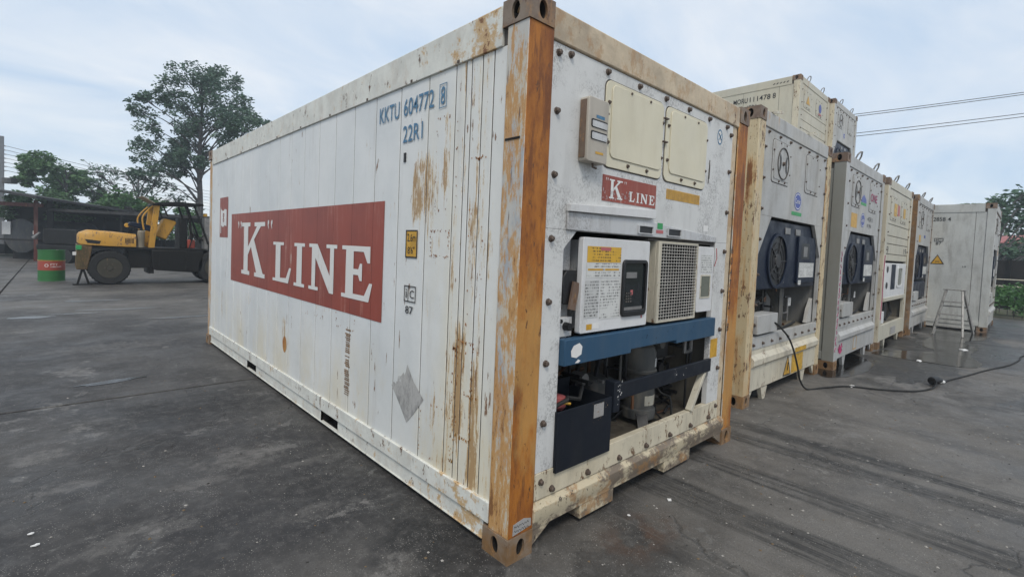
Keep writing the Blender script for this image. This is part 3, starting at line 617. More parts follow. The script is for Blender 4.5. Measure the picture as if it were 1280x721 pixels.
# red field cut at the panel joints, so the joints stay visible
mb = MB()
def redfield(mb, y0, y1, z0, z1):
    for a, b in zip(joints[:-1], joints[1:]):
        a2, b2 = max(a + .0014, y0), min(b - .0014, y1)
        if b2 - a2 > .004: mb.sheet([(a2, z0), (b2, z0), (b2, z1), (a2, z1)], 'yz', .0095)
redfield(mb, 1.25, 4.905, .948, 1.728); mb.build('logo_field', 'red', P, smooth=False)
for jy in joints:
    if 1.26 < jy < 4.9: MB().sheet([(jy - .005, .949), (jy + .005, .949), (jy + .005, 1.727), (jy - .005, 1.727)], 'yz', .0098).build('panel_seam', 'seamred', P, smooth=False)
mb = MB(); redfield(mb, 5.08, 5.47, 1.45, 1.945); mb.build('flag_field', 'red', P, smooth=False)
mb = MB().sheet([(5.42, 1.50), (5.39, 1.50), (5.39, 1.60), (5.30, 1.575), (5.22, 1.60), (5.13, 1.585), (5.13, 1.79), (5.22, 1.80), (5.30, 1.775), (5.39, 1.80), (5.42, 1.83)], 'yz', XR)
mb.build('flag_emblem', 'white_letter', P, smooth=False)
mb = MB()
for zz in (1.725, 1.665):
    mb.ring(ell(5.27, zz, .030, .026, 14), ell(5.27, zz, .017, .013, 14), 'yz', XW, XW + .001)
mb.box((XW, 5.262, 1.69), (XW + .001, 5.278, 1.70))
mb.build('flag_mark', 'red', P, smooth=False)
def letters(nm, mat, items, face, off, parent):
    for g, a0, z0, a1, z1 in items:
        mb = MB(); glyph(mb, g, face, a0, z0, a1, z1, off); mb.build(nm, mat, parent, smooth=False)
letters('letter', 'logo_letter', [('K', 4.45, 1.056, 3.62, 1.622), ('L', 3.375, 1.062, 2.885, 1.43), ('I', 2.815, 1.058, 2.57, 1.43), ('N', 2.475, 1.060, 1.935, 1.432), ('E', 1.848, 1.060, 1.38, 1.432)], 'side', XR, P)
mb = MB()
for a in (4.645, 4.545): glyph(mb, 'q', 'side', a - .08, 1.56, a, 1.64, XR)
for a in (3.555, 3.455): glyph(mb, 'q', 'side', a, 1.55, a - .08, 1.64, XR)
mb.build('quotation_mark', 'white_letter', P, smooth=False)
mb = MB()
text(mb, 'KKTU', 'side', 1.345, 2.222, 1.10, 2.322, XR); text(mb, '604772', 'side', 1.05, 2.222, .732, 2.324, XR); mb.build('lettering', 'blue_letter', P, smooth=False); mb = MB(); text(mb, '8', 'side', .668, 2.222, .628, 2.318, XR)
mb.build('lettering', 'blue_letter', P, smooth=False); mb = MB()
text(mb, '22R1', 'side', 1.05, 2.066, .836, 2.165, XR)
mb.build('lettering', 'blue_letter', P, smooth=False)
MB().ring([(.682, 2.205), (.614, 2.205), (.614, 2.334), (.682, 2.334)], [(.678, 2.209), (.618, 2.209), (.618, 2.330), (.678, 2.330)], 'yz', XR, XR + .001).build('digit_frame', 'blue_letter', P, smooth=False)
MB().box((.006, 1.012, 1.95), (.012, 1.034, 2.005)).build('small_plate', 'black', P)
# height sign
MB().sheet([(.981, 1.38), (.855, 1.38), (.855, 1.544), (.981, 1.544)], 'yz', .008).build('height_sign', 'yellowplain', P, smooth=False)
mb = MB(); mb.ring([(.981, 1.38), (.855, 1.38), (.855, 1.544), (.981, 1.544)], [(.973, 1.388), (.863, 1.388), (.863, 1.536), (.973, 1.536)], 'yz', XR, XR + .0012)
text(mb, '2.6m', 'side', .962, 1.476, .874, 1.522, XR); text(mb, "8'6\"", 'side', .955, 1.404, .882, 1.446, XR)
mb.build('sign_print', 'black_letter', P, smooth=False)
mb = MB(); mb.ring([(.981, 1.119), (.855, 1.119), (.855, 1.215), (.981, 1.215)], [(.975, 1.125), (.861, 1.125), (.861, 1.209), (.975, 1.209)], 'yz', XR, XR + .001)
mb.box((XR, .934, 1.125), (XR + .001, .939, 1.209))
text(mb, 'i', 'side', .962, 1.142, .950, 1.195, XR); text(mb, 'C', 'side', .918, 1.142, .873, 1.190, XR); text(mb, '87', 'side', .962, 1.048, .878, 1.094, XR)
mb.build('code_print', 'black_letter', P, smooth=False)
MB().sheet([(.922, .746), (.85, .66), (.74, .58), (.83, .48), (.913, .398), (1.0, .49), (1.096, .582), (1.07, .61), (1.045, .60), (1.02, .655), (.99, .66), (.96, .69), (.95, .675), (.935, .70)], 'yz', .0095).build('scraped_placard', 'diamond', P, smooth=False)
# scraped rusty oval and vertical row of old print
MB().sheet(ell(3.02, .50, .05, .075, 18), 'yz', .010).build('rust_spot', 'post_rust', P, smooth=False)
mb = MB()
for i in range(34):
    z = .36 + i * .0145
    if random.random() < .8: mb.box((.0095, 1.71 - random.uniform(.005, .03), z), (.0105, 1.75 + random.uniform(0, .02), z + random.uniform(.005, .011)))
mb.build('peeled_print', 'casting', P, smooth=False)
# dashed rust outlines left by removed placards
def dashes(cy, cz, w, h, n):
    mb = MB()
    for i in range(n):
        t = random.random(); s = random.randint(0, 3)
        y, z = ((cy - w / 2 + t * w, cz + h / 2), (cy - w / 2 + t * w, cz - h / 2), (cy - w / 2, cz - h / 2 + t * h), (cy + w / 2, cz - h / 2 + t * h))[s]
        y += random.uniform(-.008, .008); z += random.uniform(-.008, .008); rr = random.uniform(.002, .005)
        mb.sheet([(y + rr * cos(a) * random.uniform(.5, 1.3), z + 1.5 * rr * sin(a) * random.uniform(.5, 1.3)) for a in [i * pi / 3 for i in range(6)]], 'yz', .0102)
    struct(mb.build('rust_marks', 'post_rust', P, smooth=False), 'stuff')
dashes(.64, 1.47, .17, .14, 44); dashes(.38, .72, .12, .5, 90); dashes(.47, .62, .03, .6, 60); dashes(.60, 1.9, .18, .5, 26); dashes(2.35, 1.0 - .14, .35, .02, 14); dashes(.33, 1.3, .1, 1.2, 60)
dashes(1.78, .9, .3, .12, 20); dashes(.62, .42, .3, .3, 30)

# ---- near container: front end
FY = .012
outer = [(.170, .240), (2.196, .240), (2.196, 1.30), (2.196, 1.56), (2.196, 2.437), (.170, 2.437), (.170, 1.56), (.170, 1.3)]
inner = [(.315, .371), (2.008, .371), (2.008, 1.30), (2.008, 1.562), (1.3, 1.562), (.412, 1.562), (.318, 1.47), (.315, 1.3)]
# the frame round the opening: upper sheet, two stiles, sill
MB().prism([(.174, 1.562), (2.194, 1.562), (2.194, 2.436), (.174, 2.436)], 'xz', FY, .05).build('front_panel', 'front', P, .003)
MB().prism([(.174, .372), (.315, .372), (.315, 1.468), (.412, 1.5615), (.174, 1.5615)], 'xz', FY, .05).build('front_stile', 'front', P, .002)
MB().prism([(2.008, .372), (2.194, .372), (2.194, 1.5615), (2.008, 1.5615)], 'xz', FY, .05).build('front_stile', 'front', P, .002)
for a, b in ((.174, .60), (.6015, 1.19), (1.1915, 1.62), (1.6215, 2.194)):
    MB().box((a, FY - .004, .240), (b, .05, .371)).build('sill_plate', 'cream', P, .002)
MB().box((.1655, .015, .236), (.1735, .05, 2.45)).build('gasket', 'gasket', P)
MB().box((2.1945, .015, .236), (2.272, .06, 2.45)).build('gasket', 'rail', P)
# pressed bottom rail with a sloping top
mb = MB(); prof = [(.0, .105), (.055, .100), (.06, .238), (.02, .236), (-.012, .205), (-.012, .150), (.0, .128)]
mb.add([(.16, y, z) for y, z in prof] + [(2.278, y, z) for y, z in prof], [tuple(range(7)), tuple(range(7, 14))] + [(i, (i + 1) % 7, 7 + (i + 1) % 7, 7 + i) for i in range(7)])
mb.build('bottom_rail', 'rail_low', P, .003)
for a, b in ((.538, .845), (1.42, 1.775)):
    MB().box((a, .004, .028), (b, .12, .1045)).build('pocket_plate', 'rail_low', P, .004)
for x0, x1 in ((.16, .30), (2.278, 2.14)):
    MB().prism([(x0, .104), (x1, .104), (x0, .02)], 'xz', .006, .03).build('gusset', 'rail_low', P)
# cavity
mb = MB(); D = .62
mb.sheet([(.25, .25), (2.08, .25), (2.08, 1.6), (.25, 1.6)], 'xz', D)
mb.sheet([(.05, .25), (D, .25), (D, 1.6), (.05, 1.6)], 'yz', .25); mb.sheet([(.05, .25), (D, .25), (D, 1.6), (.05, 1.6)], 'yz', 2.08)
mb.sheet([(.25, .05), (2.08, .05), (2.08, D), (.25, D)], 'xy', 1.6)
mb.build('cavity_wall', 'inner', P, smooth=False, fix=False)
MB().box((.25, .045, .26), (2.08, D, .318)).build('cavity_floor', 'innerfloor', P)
# hatches
def hatch(P, x0, z0, x1, z1, y, mat, edge, inset=.05, gy=.008, raise_=.006, bolts_n=(2, 2), bmesh_=None):
    MB().prism(rrect(x0 - .006, z0 - .006, x1 + .006, z1 + .006, .047), 'xz', y - .0015, y + .004).build('hatch_gasket', edge, P)
    h = MB().prism(rrect(x0, z0, x1, z1, .045), 'xz', y - gy, y).build('hatch', mat, P, .002)
    MB().prism(rrect(x0 + inset, z0 + inset, x1 - inset * .35, z1 - inset * .35, .035), 'xz', y - gy - raise_, y - gy + .0005).build('hatch_face', mat, h, .003)
    e = inset * .55; pts = []
    for i in range(bolts_n[0]):
        xx = x0 + (x1 - x0) * (i + 1) / (bolts_n[0] + 1) + .03; pts += [(xx, z0 + e), (xx, z1 - e)]
    for i in range(bolts_n[1]):
        zz = z0 + (z1 - z0) * (.28 + .46 * i); pts += [(x0 + e, zz), (x1 - e * .5, zz)]
    for x, z in pts: put(bmesh_ or SBOLT, 'bolt', h, loc=(x, y - gy, z))
    return h
hatch(P, .592, 1.915, 1.182, 2.368, FY, 'beige', 'gasket')
hatch(P, 1.215, 1.915, 1.768, 2.368, FY, 'beige', 'gasket')
for zz in (2.14, 2.28): MB().box((1.176, -.010, zz), (1.222, .004, zz + .008)).build('hatch_latch', 'bolt', P)
# chart recorder box
mb = MB(); mb.prism(rrect(.39, 1.907, .555, 2.224, .012, 3), 'xz', -.045, FY); o = mb.build('recorder_box', 'boxgrey', P, .004)
MB().prism(rrect(.386, 1.925, .392, 2.21, .002, 2), 'xz', -.03, .006).build('recorder_hinge', 'casting_dark', o)
for z0, z1 in ((2.078, 2.118), (2.018, 2.060)):
    MB().prism(rrect(.412, z0, .543, z1, .008, 3), 'xz', -.0485, -.0451).build('recorder_window', 'black', o, 0)
    MB().prism(rrect(.418, z0 + .002, .541, z1 - .008, .006, 3), 'xz', -.0500, -.0486).build('window_pane', 'hood', o, 0)
MB().sheet([(.45, 2.126), (.52, 2.126), (.52, 2.142), (.45, 2.142)], 'xz', -.0462).build('blue_label', 'blue_letter', o, smooth=False)
MB().sheet([(.455, 1.95), (.52, 1.95), (.52, 1.962), (.455, 1.962)], 'xz', -.0462).build('yellow_label', 'yellowplain', o, smooth=False)
for zz in (2.17, 2.04): MB().box((.557, -.028, zz), (.585, .0, zz + .012)).build('latch', 'bolt', o, .002)
MB().tube([(.47, -.02, 1.906), (.47, -.022, 1.888), (.50, -.022, 1.885)], .006, 6).build('padlock_loop', 'bolt', o)
# red plate
MB().prism([(.604, 1.735), (1.146, 1.735), (1.146, 1.873), (.604, 1.873)], 'xz', FY - .003, FY - .0002).build('logo_plate', 'redsmall', P, smooth=False)
F3 = FY - .0045
letters('letter', 'white_letter', [('K', .664, 1.752, .79, 1.855), ('L', .855, 1.752, .915, 1.808), ('I', .930, 1.752, .960, 1.808), ('N', .973, 1.752, 1.050, 1.808), ('E', 1.066, 1.752, 1.130, 1.808)], 'front', F3, P)
mb = MB()
for a in (.625, .640): glyph(mb, 'q', 'front', a + .011, 1.843, a, 1.860, F3)
for a in (.805, .820): glyph(mb, 'q', 'front', a, 1.840, a + .011, 1.857, F3)
mb.build('quotation_mark', 'white_letter', P, smooth=False)
mb = MB()
for i in range(60):
    x, z = random.uniform(.606, .86), random.uniform(1.74, 1.80) ; w = random.uniform(.002, .006)
    mb.sheet([(x, z), (x + w, z + .001), (x + w * .7, z + w * 2.2), (x + .001, z + w * 1.7)], 'xz', FY - .0052)
mb.build('scratch_marks', 'hood', P, smooth=False)
MB().prism([(1.27, 1.808), (1.716, 1.808), (1.716, 1.871), (1.27, 1.871)], 'xz', FY - .002, FY - .0002).build('yellow_strip', 'yellowplain', P, smooth=False)
mb = MB()
for i in range(26): mb.sheet([(1.276 + i * .0168, 1.812), (1.280 + i * .0168, 1.812), (1.280 + i * .0168, 1.866), (1.276 + i * .0168, 1.866)], 'xz', FY - .0025)
mb.build('strip_lines', 'casting', P, smooth=False)
# round blue and white seal
o = MB().ring(ell(1.977, 2.316, .040, .055, 24), ell(1.977, 2.316, .031, .045, 24), 'xz', FY - .0015, FY - .0005).build('seal_sticker', 'blue_letter', P, smooth=False)
MB().sheet(ell(1.977, 2.316, .030, .044, 24), 'xz', FY - .001).build('seal_face', 'white_letter', o, smooth=False)
mb = MB(); mb.beam((1.957, FY - .0018, 2.295), (1.997, FY - .0018, 2.338), .001, .008, (0, 1, 0)); mb.beam((1.957, FY - .0024, 2.338), (1.997, FY - .0024, 2.295), .001, .008, (0, 1, 0)); mb.build('seal_cross', 'blue_letter', o, smooth=False)
# drip flashing and lower hood
MB().prism([(.318, 1.654), (1.115, 1.672), (1.115, 1.722), (.318, 1.690)], 'xz', -.018, FY - .0005).build('drip_flashing', 'whitebox', P, .002)
MB().prism([(.320, 1.5635), (1.99, 1.5635), (1.99, 1.600), (1.1, 1.652), (.320, 1.652)], 'xz', -.001, FY - .001).build('lower_hood', 'hood', P, .003)
for x0, x1 in ((.945, 1.110), (1.279, 1.453)):
    o = MB().ring(rrect(x0, 1.576, x1, 1.627, .003, 1), rrect(x0 + .008, 1.582, x1 - .008, 1.621, .002, 1), 'xz', -.012, -.0015).build('vent_slot', 'hood', P)
    MB().sheet([(x0 + .006, 1.580), (x1 - .006, 1.580), (x1 - .006, 1.623), (x0 + .006, 1.623)], 'xz', -.0035).build('vent_opening', 'black', o, smooth=False)
MB().sheet([(1.162, 1.614), (1.226, 1.614), (1.226, 1.651), (1.162, 1.651)], 'xz', -.0025).build('green_sticker', 'green', P, smooth=False)
MB().sheet([(1.150, 1.588), (1.235, 1.588), (1.235, 1.608), (1.150, 1.608)], 'xz', -.0025).build('red_sticker', 'redtext', P, smooth=False)
MB().sheet([(1.80, 1.635), (1.87, 1.635), (1.87, 1.675), (1.80, 1.675)], 'xz', FY - .001).build('paper_sticker', 'white_letter', P, smooth=False)
for x_, z_ in ((1.84, 2.05), (1.83, 2.02), (1.835, 2.08)): MB().beam((x_, FY - .002, z_ - .05), (x_ + .002, FY - .002, z_ + .05), .004, .004).build('scratch', 'gasket', P)
bolts(P, [(.213, 2.39), (.309, 2.476), (.607, 2.470), (.912, 2.462), (1.2, 2.455), (1.49, 2.447), (1.79, 2.442), (2.071, 2.438)][:1], FY)
bolts(P, [(.30, 2.405), (.605, 2.405), (.91, 2.405), (1.205, 2.405), (1.50, 2.405), (1.795, 2.405), (2.08, 2.405)], FY)
bolts(P, [(.216, z) for z in (2.12, 1.82, 1.515, 1.21, .91, .615, .325)] + [(2.155, z) for z in (2.36, 2.09, 1.79, 1.50, 1.205, .915, .625, .335)], FY)
bolts(P, [(x, .270) for x in (.298, .59, .888, 1.18, 1.474, 1.76, 2.04)], FY - .004)
# control cabinet
o = MB().prism(rrect(.452, 1.034, 1.092, 1.534, .012, 3), 'xz', -.002, .032).build('control_cabinet_cover', 'whitebox', P, .003)
MB().box((.50, .033, 1.05), (1.07, .30, 1.52)).build('cabinet_body', 'hood', o)
def label(x0, z0, x1, z1, m, nm, off=-.0035, par=None): return MB().sheet([(x0, z0), (x1, z0), (x1, z1), (x0, z1)], 'xz', off).build(nm, m, par, smooth=False)
label(.486, 1.405, .791, 1.489, 'yellow', 'warning_label', par=o)
label(.60, 1.468, .69, 1.486, 'redtext', 'red_label_head', -.0045, o)
label(.484, 1.322, .789, 1.400, 'paper', 'paper_label', par=o)
for a in (.495, .645): label(a, 1.362, a + .13, 1.372, 'yellowplain', 'yellow_line', -.0045, o)
label(.480, 1.112, .600, 1.312, 'paper_dense', 'wiring_label', par=o); label(.612, 1.098, .800, 1.315, 'paper', 'wiring_label', par=o)
label(.505, 1.050, .552, 1.080, 'yellowplain', 'yellow_sticker', par=o); label(.555, 1.052, .612, 1.084, 'white_letter', 'white_sticker', par=o)
label(1.025, 1.080, 1.040, 1.100, 'redtext', 'red_sticker', par=o)
w_ = MB().ring(rrect(.806, 1.099, 1.060, 1.423, .03), rrect(.828, 1.130, 1.040, 1.402, .015), 'xz', -.016, -.0025).build('display_frame', 'black', P, .003)
MB().sheet(rrect(.826, 1.128, 1.042, 1.404, .014), 'xz', -.0045).build('display_window', 'glass', w_, smooth=False)
label(.85, 1.318, .96, 1.352, 'steel', 'lcd_screen', -.0055, w_); label(.90, 1.222, .925, 1.250, 'redtext', 'red_switch', -.0055, w_)
mb = MB()
for i in range(3):
    for j in range(4): mb.box((.852 + i * .022, -.008, 1.18 + j * .016), (.866 + i * .022, -.005, 1.188 + j * .016))
mb.build('keypad', 'gasket', w_)
label(.835, 1.134, 1.03, 1.152, 'steel', 'lower_ledge', -.0056, w_)
# plug holder left of the cabinet
MB().prism([(.345, 1.19), (.41, 1.185), (.45, 1.31), (.45, 1.36), (.37, 1.36), (.345, 1.33)], 'xz', .03, .09).build('plug_bracket', 'black', P, .004)
MB().beam((.405, .02, 1.16), (.435, .02, 1.30), .012, .05, (1, 0, 0)).build('plug_flap', 'casting_dark', P)
MB().box((.318, .04, 1.02), (.44, .08, 1.12)).build('switch_plate', 'hood', P, .003)
MB().cone((.385, .039, 1.075), (.385, .005, 1.075), .022, .020, 14).build('round_socket', 'black', P)
MB().cone((.335, .039, 1.105), (.335, .02, 1.105), .010, .010, 10).build('round_socket', 'black', P)
MB().box((.330, .09, 1.0), (.46, .11, 1.56)).build('inner_panel', 'hood', P)
# condenser box with wire guard
o = MB().ring([(1.196, 1.034), (1.712, 1.034), (1.712, 1.542), (1.196, 1.542)], [(1.232, 1.045), (1.704, 1.045), (1.704, 1.530), (1.232, 1.530)], 'xz', -.004, .016).build('guard_frame', 'cream2', P, .003)
MB().box((1.196, .0165, 1.034), (1.216, .165, 1.542)).build('guard_side', 'cream2', o, .003)
MB().box((1.217, .145, 1.034), (1.712, .168, 1.542)).build('guard_back', 'black', o)
MB().box((1.700, .017, 1.04), (1.712, .145, 1.54)).build('guard_side', 'black', o)
mb = MB()
for i in range(15): x = 1.236 + i * .0333; mb.cone((x, .004, 1.045), (x, .004, 1.530), .0028, .0028, 5, False)
for i in range(25): z = 1.050 + i * .0199; mb.cone((1.232, .0, z), (1.704, .0, z), .0026, .0026, 5, False)
struct(mb.build('wire_guard', 'wireW', P), 'stuff')
mb = MB(); mb.ring(ell(1.468, 1.288, .235, .24, 28), ell(1.468, 1.288, .19, .20, 28), 'xz', .10, .13)
for i in range(5):
    a = i * 2 * pi / 5; mb.add([(1.468 + .04 * cos(a), .13, 1.288 + .04 * sin(a)), (1.468 + .19 * cos(a), .12, 1.288 + .19 * sin(a)), (1.468 + .19 * cos(a + .8), .16, 1.288 + .19 * sin(a + .8)), (1.468 + .04 * cos(a + .9), .15, 1.288 + .04 * sin(a + .9))], [(0, 1, 2, 3)])
mb.cone((1.468, .09, 1.288), (1.468, .2, 1.288), .06, .06, 16); mb.build('fan', 'black', P)
MB().box((1.10, .17, 1.03), (2.0, .5, 1.55)).build('condenser_coil', 'black', P)
MB().box((1.10, .02, 1.5425), (2.0, .17, 1.556)).build('top_ledge', 'gasket', P)
# right-hand cover
o = MB().prism(rrect(1.722, 1.070, 1.958, 1.526, .015, 3), 'xz', -.006, .05).build('service_cover', 'whitebox', P, .003)
MB().ring(rrect(1.762, 1.166, 1.912, 1.330, .006, 2), rrect(1.771, 1.176, 1.903, 1.320, .004, 2), 'xz', -.010, -.0065).build('cover_frame', 'cream2', o)
MB().sheet(rrect(1.769, 1.174, 1.905, 1.322, .004, 2), 'xz', -.008).build('cover_window', 'olive', o, smooth=False)
label(1.76, 1.345, 1.93, 1.47, 'paper', 'cover_print', -.0075, o)
MB().tube([(1.99, -.005, 1.52), (1.995, -.01, 1.45), (1.985, 0, 1.39)], .003, 6).build('ring_pull', 'redtext', P)
# blue beam with stepped underside
MB().prism([(.318, .886), (.912, .886), (.914, .908), (1.440, .908), (1.446, .886), (2.006, .886), (2.006, 1.018), (.318, 1.018)], 'xz', -.022, .03).build('cross_beam', 'blue', P, .004)
MB().sheet([(.37, .93), (.41, .92), (.45, .935), (.455, .975), (.43, .995), (.385, .985), (.365, .96)], 'xz', -.0235).build('paper_patch', 'white_letter', P, smooth=False)
MB().sheet([(.40, .895), (.43, .893), (.445, .903), (.425, .912)], 'xz', -.0235).build('paper_patch', 'white_letter', P, smooth=False)
MB().box((2.022, FY - .001, .713), (2.136, FY + .001, .852)).build('yellow_patch', 'yellowplain', P)
# lower bar, battery box, strut
MB().box((.80, -.010, .624), (2.003, .012, .717)).build('guard_bar', 'darkblue', P, .004)
MB().box((.775, -.016, .56), (.835, .05, .735)).build('bar_bracket', 'darkblue', P, .004)
mb = MB().ring([(.306, .360), (.768, .360), (.768, .655), (.306, .655)], [(.316, .37), (.758, .37), (.758, .645), (.316, .645)], 'xz', -.006, -.004)
bx_ = MB(); bx_.box((.306, -.008, .345), (.768, .0, .655)); bx_.box((.306, .0, .345), (.312, .30, .655)); bx_.box((.762, .0, .345), (.768, .30, .655)); bx_.box((.306, .30, .345), (.768, .306, .70)); bx_.box((.306, .0, .345), (.768, .30, .352))
bb = bx_.build('battery_box', 'darkblue', P, .002)
label(.600, .565, .690, .640, 'greypatch', 'torn_label', -.0095, bb)
MB().lathe([(.03, 0), (.045, .02), (.045, .07), (.02, .08)], (.45, .12, .61), 12).build('red_cap', 'redtext', bb)
MB().tube([(.33, .05, .66), (.42, .03, .69), (.5, .1, .67), (.56, .06, .66), (.66, .12, .7)], .011, 6).build('cable', 'blackrub', bb)
MB().tube([(.34, .1, .645), (.40, .06, .668), (.47, .05, .655)], .007, 6).build('yellow_cable', 'yellowplain', bb)
MB().beam((1.965, .018, .66), (1.750, .018, .372), .03, .045, (0, 1, 0)).build('diagonal_strut', 'cream2', P, .003)
# compressor
cxp, cyp = 1.40, .21
cp = MB().lathe([(.112, 0), (.115, .02), (.115, .06), (.103, .07), (.103, .30), (.113, .306), (.113, .322), (.105, .33), (.105, .44), (.09, .48), (.045, .50)], (cxp, cyp, .36), 32).build('compressor', 'compressor', P)
for a in range(4):
    t = pi / 4 + a * pi / 2
    MB().prism([(-.02, 0), (.02, 0), (.02, .012), (.02, .09), (-.02, .09)], 'xz', .13, .145).mesh('x', 'black')
    d = Vector((cos(t), sin(t), 0)); b0 = Vector((cxp, cyp, .318))
    mb = MB(); mb.beam(b0 + d * .09 + Vector((0, 0, .10)), b0 + d * .18 + Vector((0, 0, .006)), .07, .012); mb.beam(b0 + d * .15 + Vector((0, 0, .006)), b0 + d * .23 + Vector((0, 0, .006)), .07, .012)
    mb.cone(b0 + d * .21, b0 + d * .21 + Vector((0, 0, .035)), .014, .014, 8); mb.build('compressor_foot', 'black', cp)
def wraplabel(z0, z1, a0, a1, m):
    mb = MB(); n = 6
    for i in range(n):
        t0, t1 = (radians(a0 + (a1 - a0) * k / n) for k in (i, i + 1)); rr = .1075 if z0 > .7 else .1055
        mb.add([(cxp + rr * cos(t0), cyp + rr * sin(t0), z0), (cxp + rr * cos(t1), cyp + rr * sin(t1), z0), (cxp + rr * cos(t1), cyp + rr * sin(t1), z1), (cxp + rr * cos(t0), cyp + rr * sin(t0), z1)], [(0, 1, 2, 3)])
    mb.build('compressor_label', m, cp, smooth=False)
wraplabel(.455, .52, 235, 300, 'cream2'); wraplabel(.71, .765, 275, 310, 'paper')
# other machinery in the dark
MB().lathe([(.04, 0), (.09, .02), (.09, .30), (.05, .34)], (1.78, .40, .34), 20).build('receiver_tank', 'black', P)
MB().lathe([(.03, 0), (.075, .02), (.075, .22), (.04, .25)], (1.64, .30, .62), 18).build('accumulator', 'black', P)
for pts, rr, m in (([(1.0, .3, .33), (1.02, .3, .6), (1.1, .33, .75), (1.2, .35, .9)], .016, 'black'), ([(1.62, .2, .33), (1.6, .22, .5), (1.7, .25, .6), (1.9, .3, .62)], .012, 'black'),
                   ([(1.45, .35, .95), (1.6, .3, .86), (1.75, .25, .84), (1.88, .12, .86), (1.92, .06, .93), (1.94, .06, 1.0)], .012, 'blackrub'), ([(.85, .4, .36), (.9, .35, .7), (.82, .3, .82), (.7, .35, .8), (.6, .4, .9)], .014, 'blackrub'),
                   ([(1.65, .15, .34), (1.72, .16, .37), (1.85, .2, .34), (1.95, .35, .35)], .010, 'blackrub'), ([(.55, .4, .75), (.62, .3, .83), (.72, .3, .8), (.74, .35, .72), (.66, .36, .68)], .012, 'copper'),
                   ([(1.2, .4, .9), (1.5, .45, .8), (1.9, .45, .8)], .02, 'steel'), ([(1.66, .1, .32), (1.67, .12, .45), (1.64, .2, .5), (1.7, .3, .7)], .008, 'blackrub')):
    mb = MB(); q = []
    for i in range(len(pts) - 1):
        for t in (0, .25, .5, .75):
            p0, p1, p2, p3 = (Vector(pts[min(max(i + d, 0), len(pts) - 1)]) for d in (-1, 0, 1, 2))
            q.append(0.5 * ((2 * p1) + (p2 - p0) * t + (2 * p0 - 5 * p1 + 4 * p2 - p3) * t * t + (3 * p1 - 3 * p2 + p3 - p0) * t ** 3))
    q.append(Vector(pts[-1])); mb.tube(q, rr, 8).build('pipe', m, P)
MB().box((1.60, .38, .36), (1.95, .5, .60)).build('filter_block', 'compressor', P, .01)
MB().lathe([(.02, 0), (.05, .01), (.05, .07), (.02, .08)], (.62, .33, .74), 16, 'y').build('sight_gauge', 'steel', P)
MB().box((.9, .42, .32), (1.2, .56, .62)).build('motor_block', 'black', P, .02)
def clutter(P, x0, x1, y0, y1, z0, z1, n, seed, avoid=None):
    rnd = random.Random(seed); mats = ['black', 'blackrub', 'blackrub', 'copper', 'steel', 'compressor', 'black']
    for _ in range(n):
        a = Vector((rnd.uniform(x0, x1), rnd.uniform(y0, y1), rnd.uniform(z0, z1))); pts = [a]
        for _k in range(rnd.randint(2, 4)):
            ax = rnd.randint(0, 2); d = Vector((0, 0, 0)); d[ax] = rnd.choice((-1, 1)) * rnd.uniform(.07, .28); q_ = pts[-1] + d
            q_ = Vector((min(max(q_.x, x0), x1), min(max(q_.y, y0), y1), min(max(q_.z, z0), z1))); pts.append(q_)
        sm = []
        for i, p_ in enumerate(pts):
            if 0 < i < len(pts) - 1: sm += [p_.lerp(pts[i - 1], .2), p_, p_.lerp(pts[i + 1], .2)]
            else: sm.append(p_)
        sm = [p_ for i, p_ in enumerate(sm) if i == 0 or (p_ - sm[i - 1]).length > .004]
        if len(sm) > 2: MB().tube(sm, rnd.choice((.006, .008, .011, .015)), 7).build('pipe', rnd.choice(mats), P)
    for _ in range(n // 3):
        c_ = Vector((rnd.uniform(x0, x1), rnd.uniform(y0 + .05, y1), rnd.uniform(z0, z1))); h_ = rnd.uniform(.02, .05)
        o_ = MB().cone(c_ - Vector((0, h_, 0)), c_ + Vector((0, h_, 0)), h_ * .8, h_ * .8, 12).build('valve', rnd.choice(('steel', 'black', 'compressor', 'copper')), P)
        MB().box(tuple(c_ - Vector((h_, 0, h_ * 1.6))), tuple(c_ + Vector((h_, h_ * .6, -h_ * .6)))).build('valve_bracket', rnd.choice(('compressor', 'black', 'steel')), P, .003)
clutter(P, .82, 1.25, .16, .5, .33, .98, 20, 3); clutter(P, 1.52, 1.98, .14, .5, .33, .98, 30, 4); clutter(P, .36, .80, .20, .5, .72, .98, 16, 5)
MB().box((1.60, .20, .72), (1.76, .34, .90)).build('relay_box', 'black', P, .01); MB().box((.90, .22, .42), (1.14, .42, .66)).build('filter_drier', 'compressor', P, .03)
# white flecks and scrapes on the steel in front of the bay
rnd = random.Random(11)
for nm, n_, (xa, xb, za, zb), yy, mm in (('paint_fleck', 16, (.80, .84, .60, .73), -.0185, 'white_letter'), ('paint_fleck', 9, (1.45, 1.62, .64, .71), -.0115, 'white_letter'), ('paint_fleck', 14, (.58, .72, .54, .65), -.0115, 'casting'), ('paint_fleck', 16, (1.0, 1.9, .89, 1.01), -.0232, 'darkblue')):
    mb = MB()
    for _ in range(n_):
        x_, z_ = rnd.uniform(xa, xb), rnd.uniform(za, zb); w = rnd.uniform(.002, .008)
        mb.sheet([(x_, z_), (x_ + w, z_ + w * .3), (x_ + w * 1.2, z_ + w * rnd.uniform(.8, 2.2)), (x_ + w * .2, z_ + w)], 'xz', yy)
    struct(mb.build(nm, mm, P, smooth=False), 'stuff')
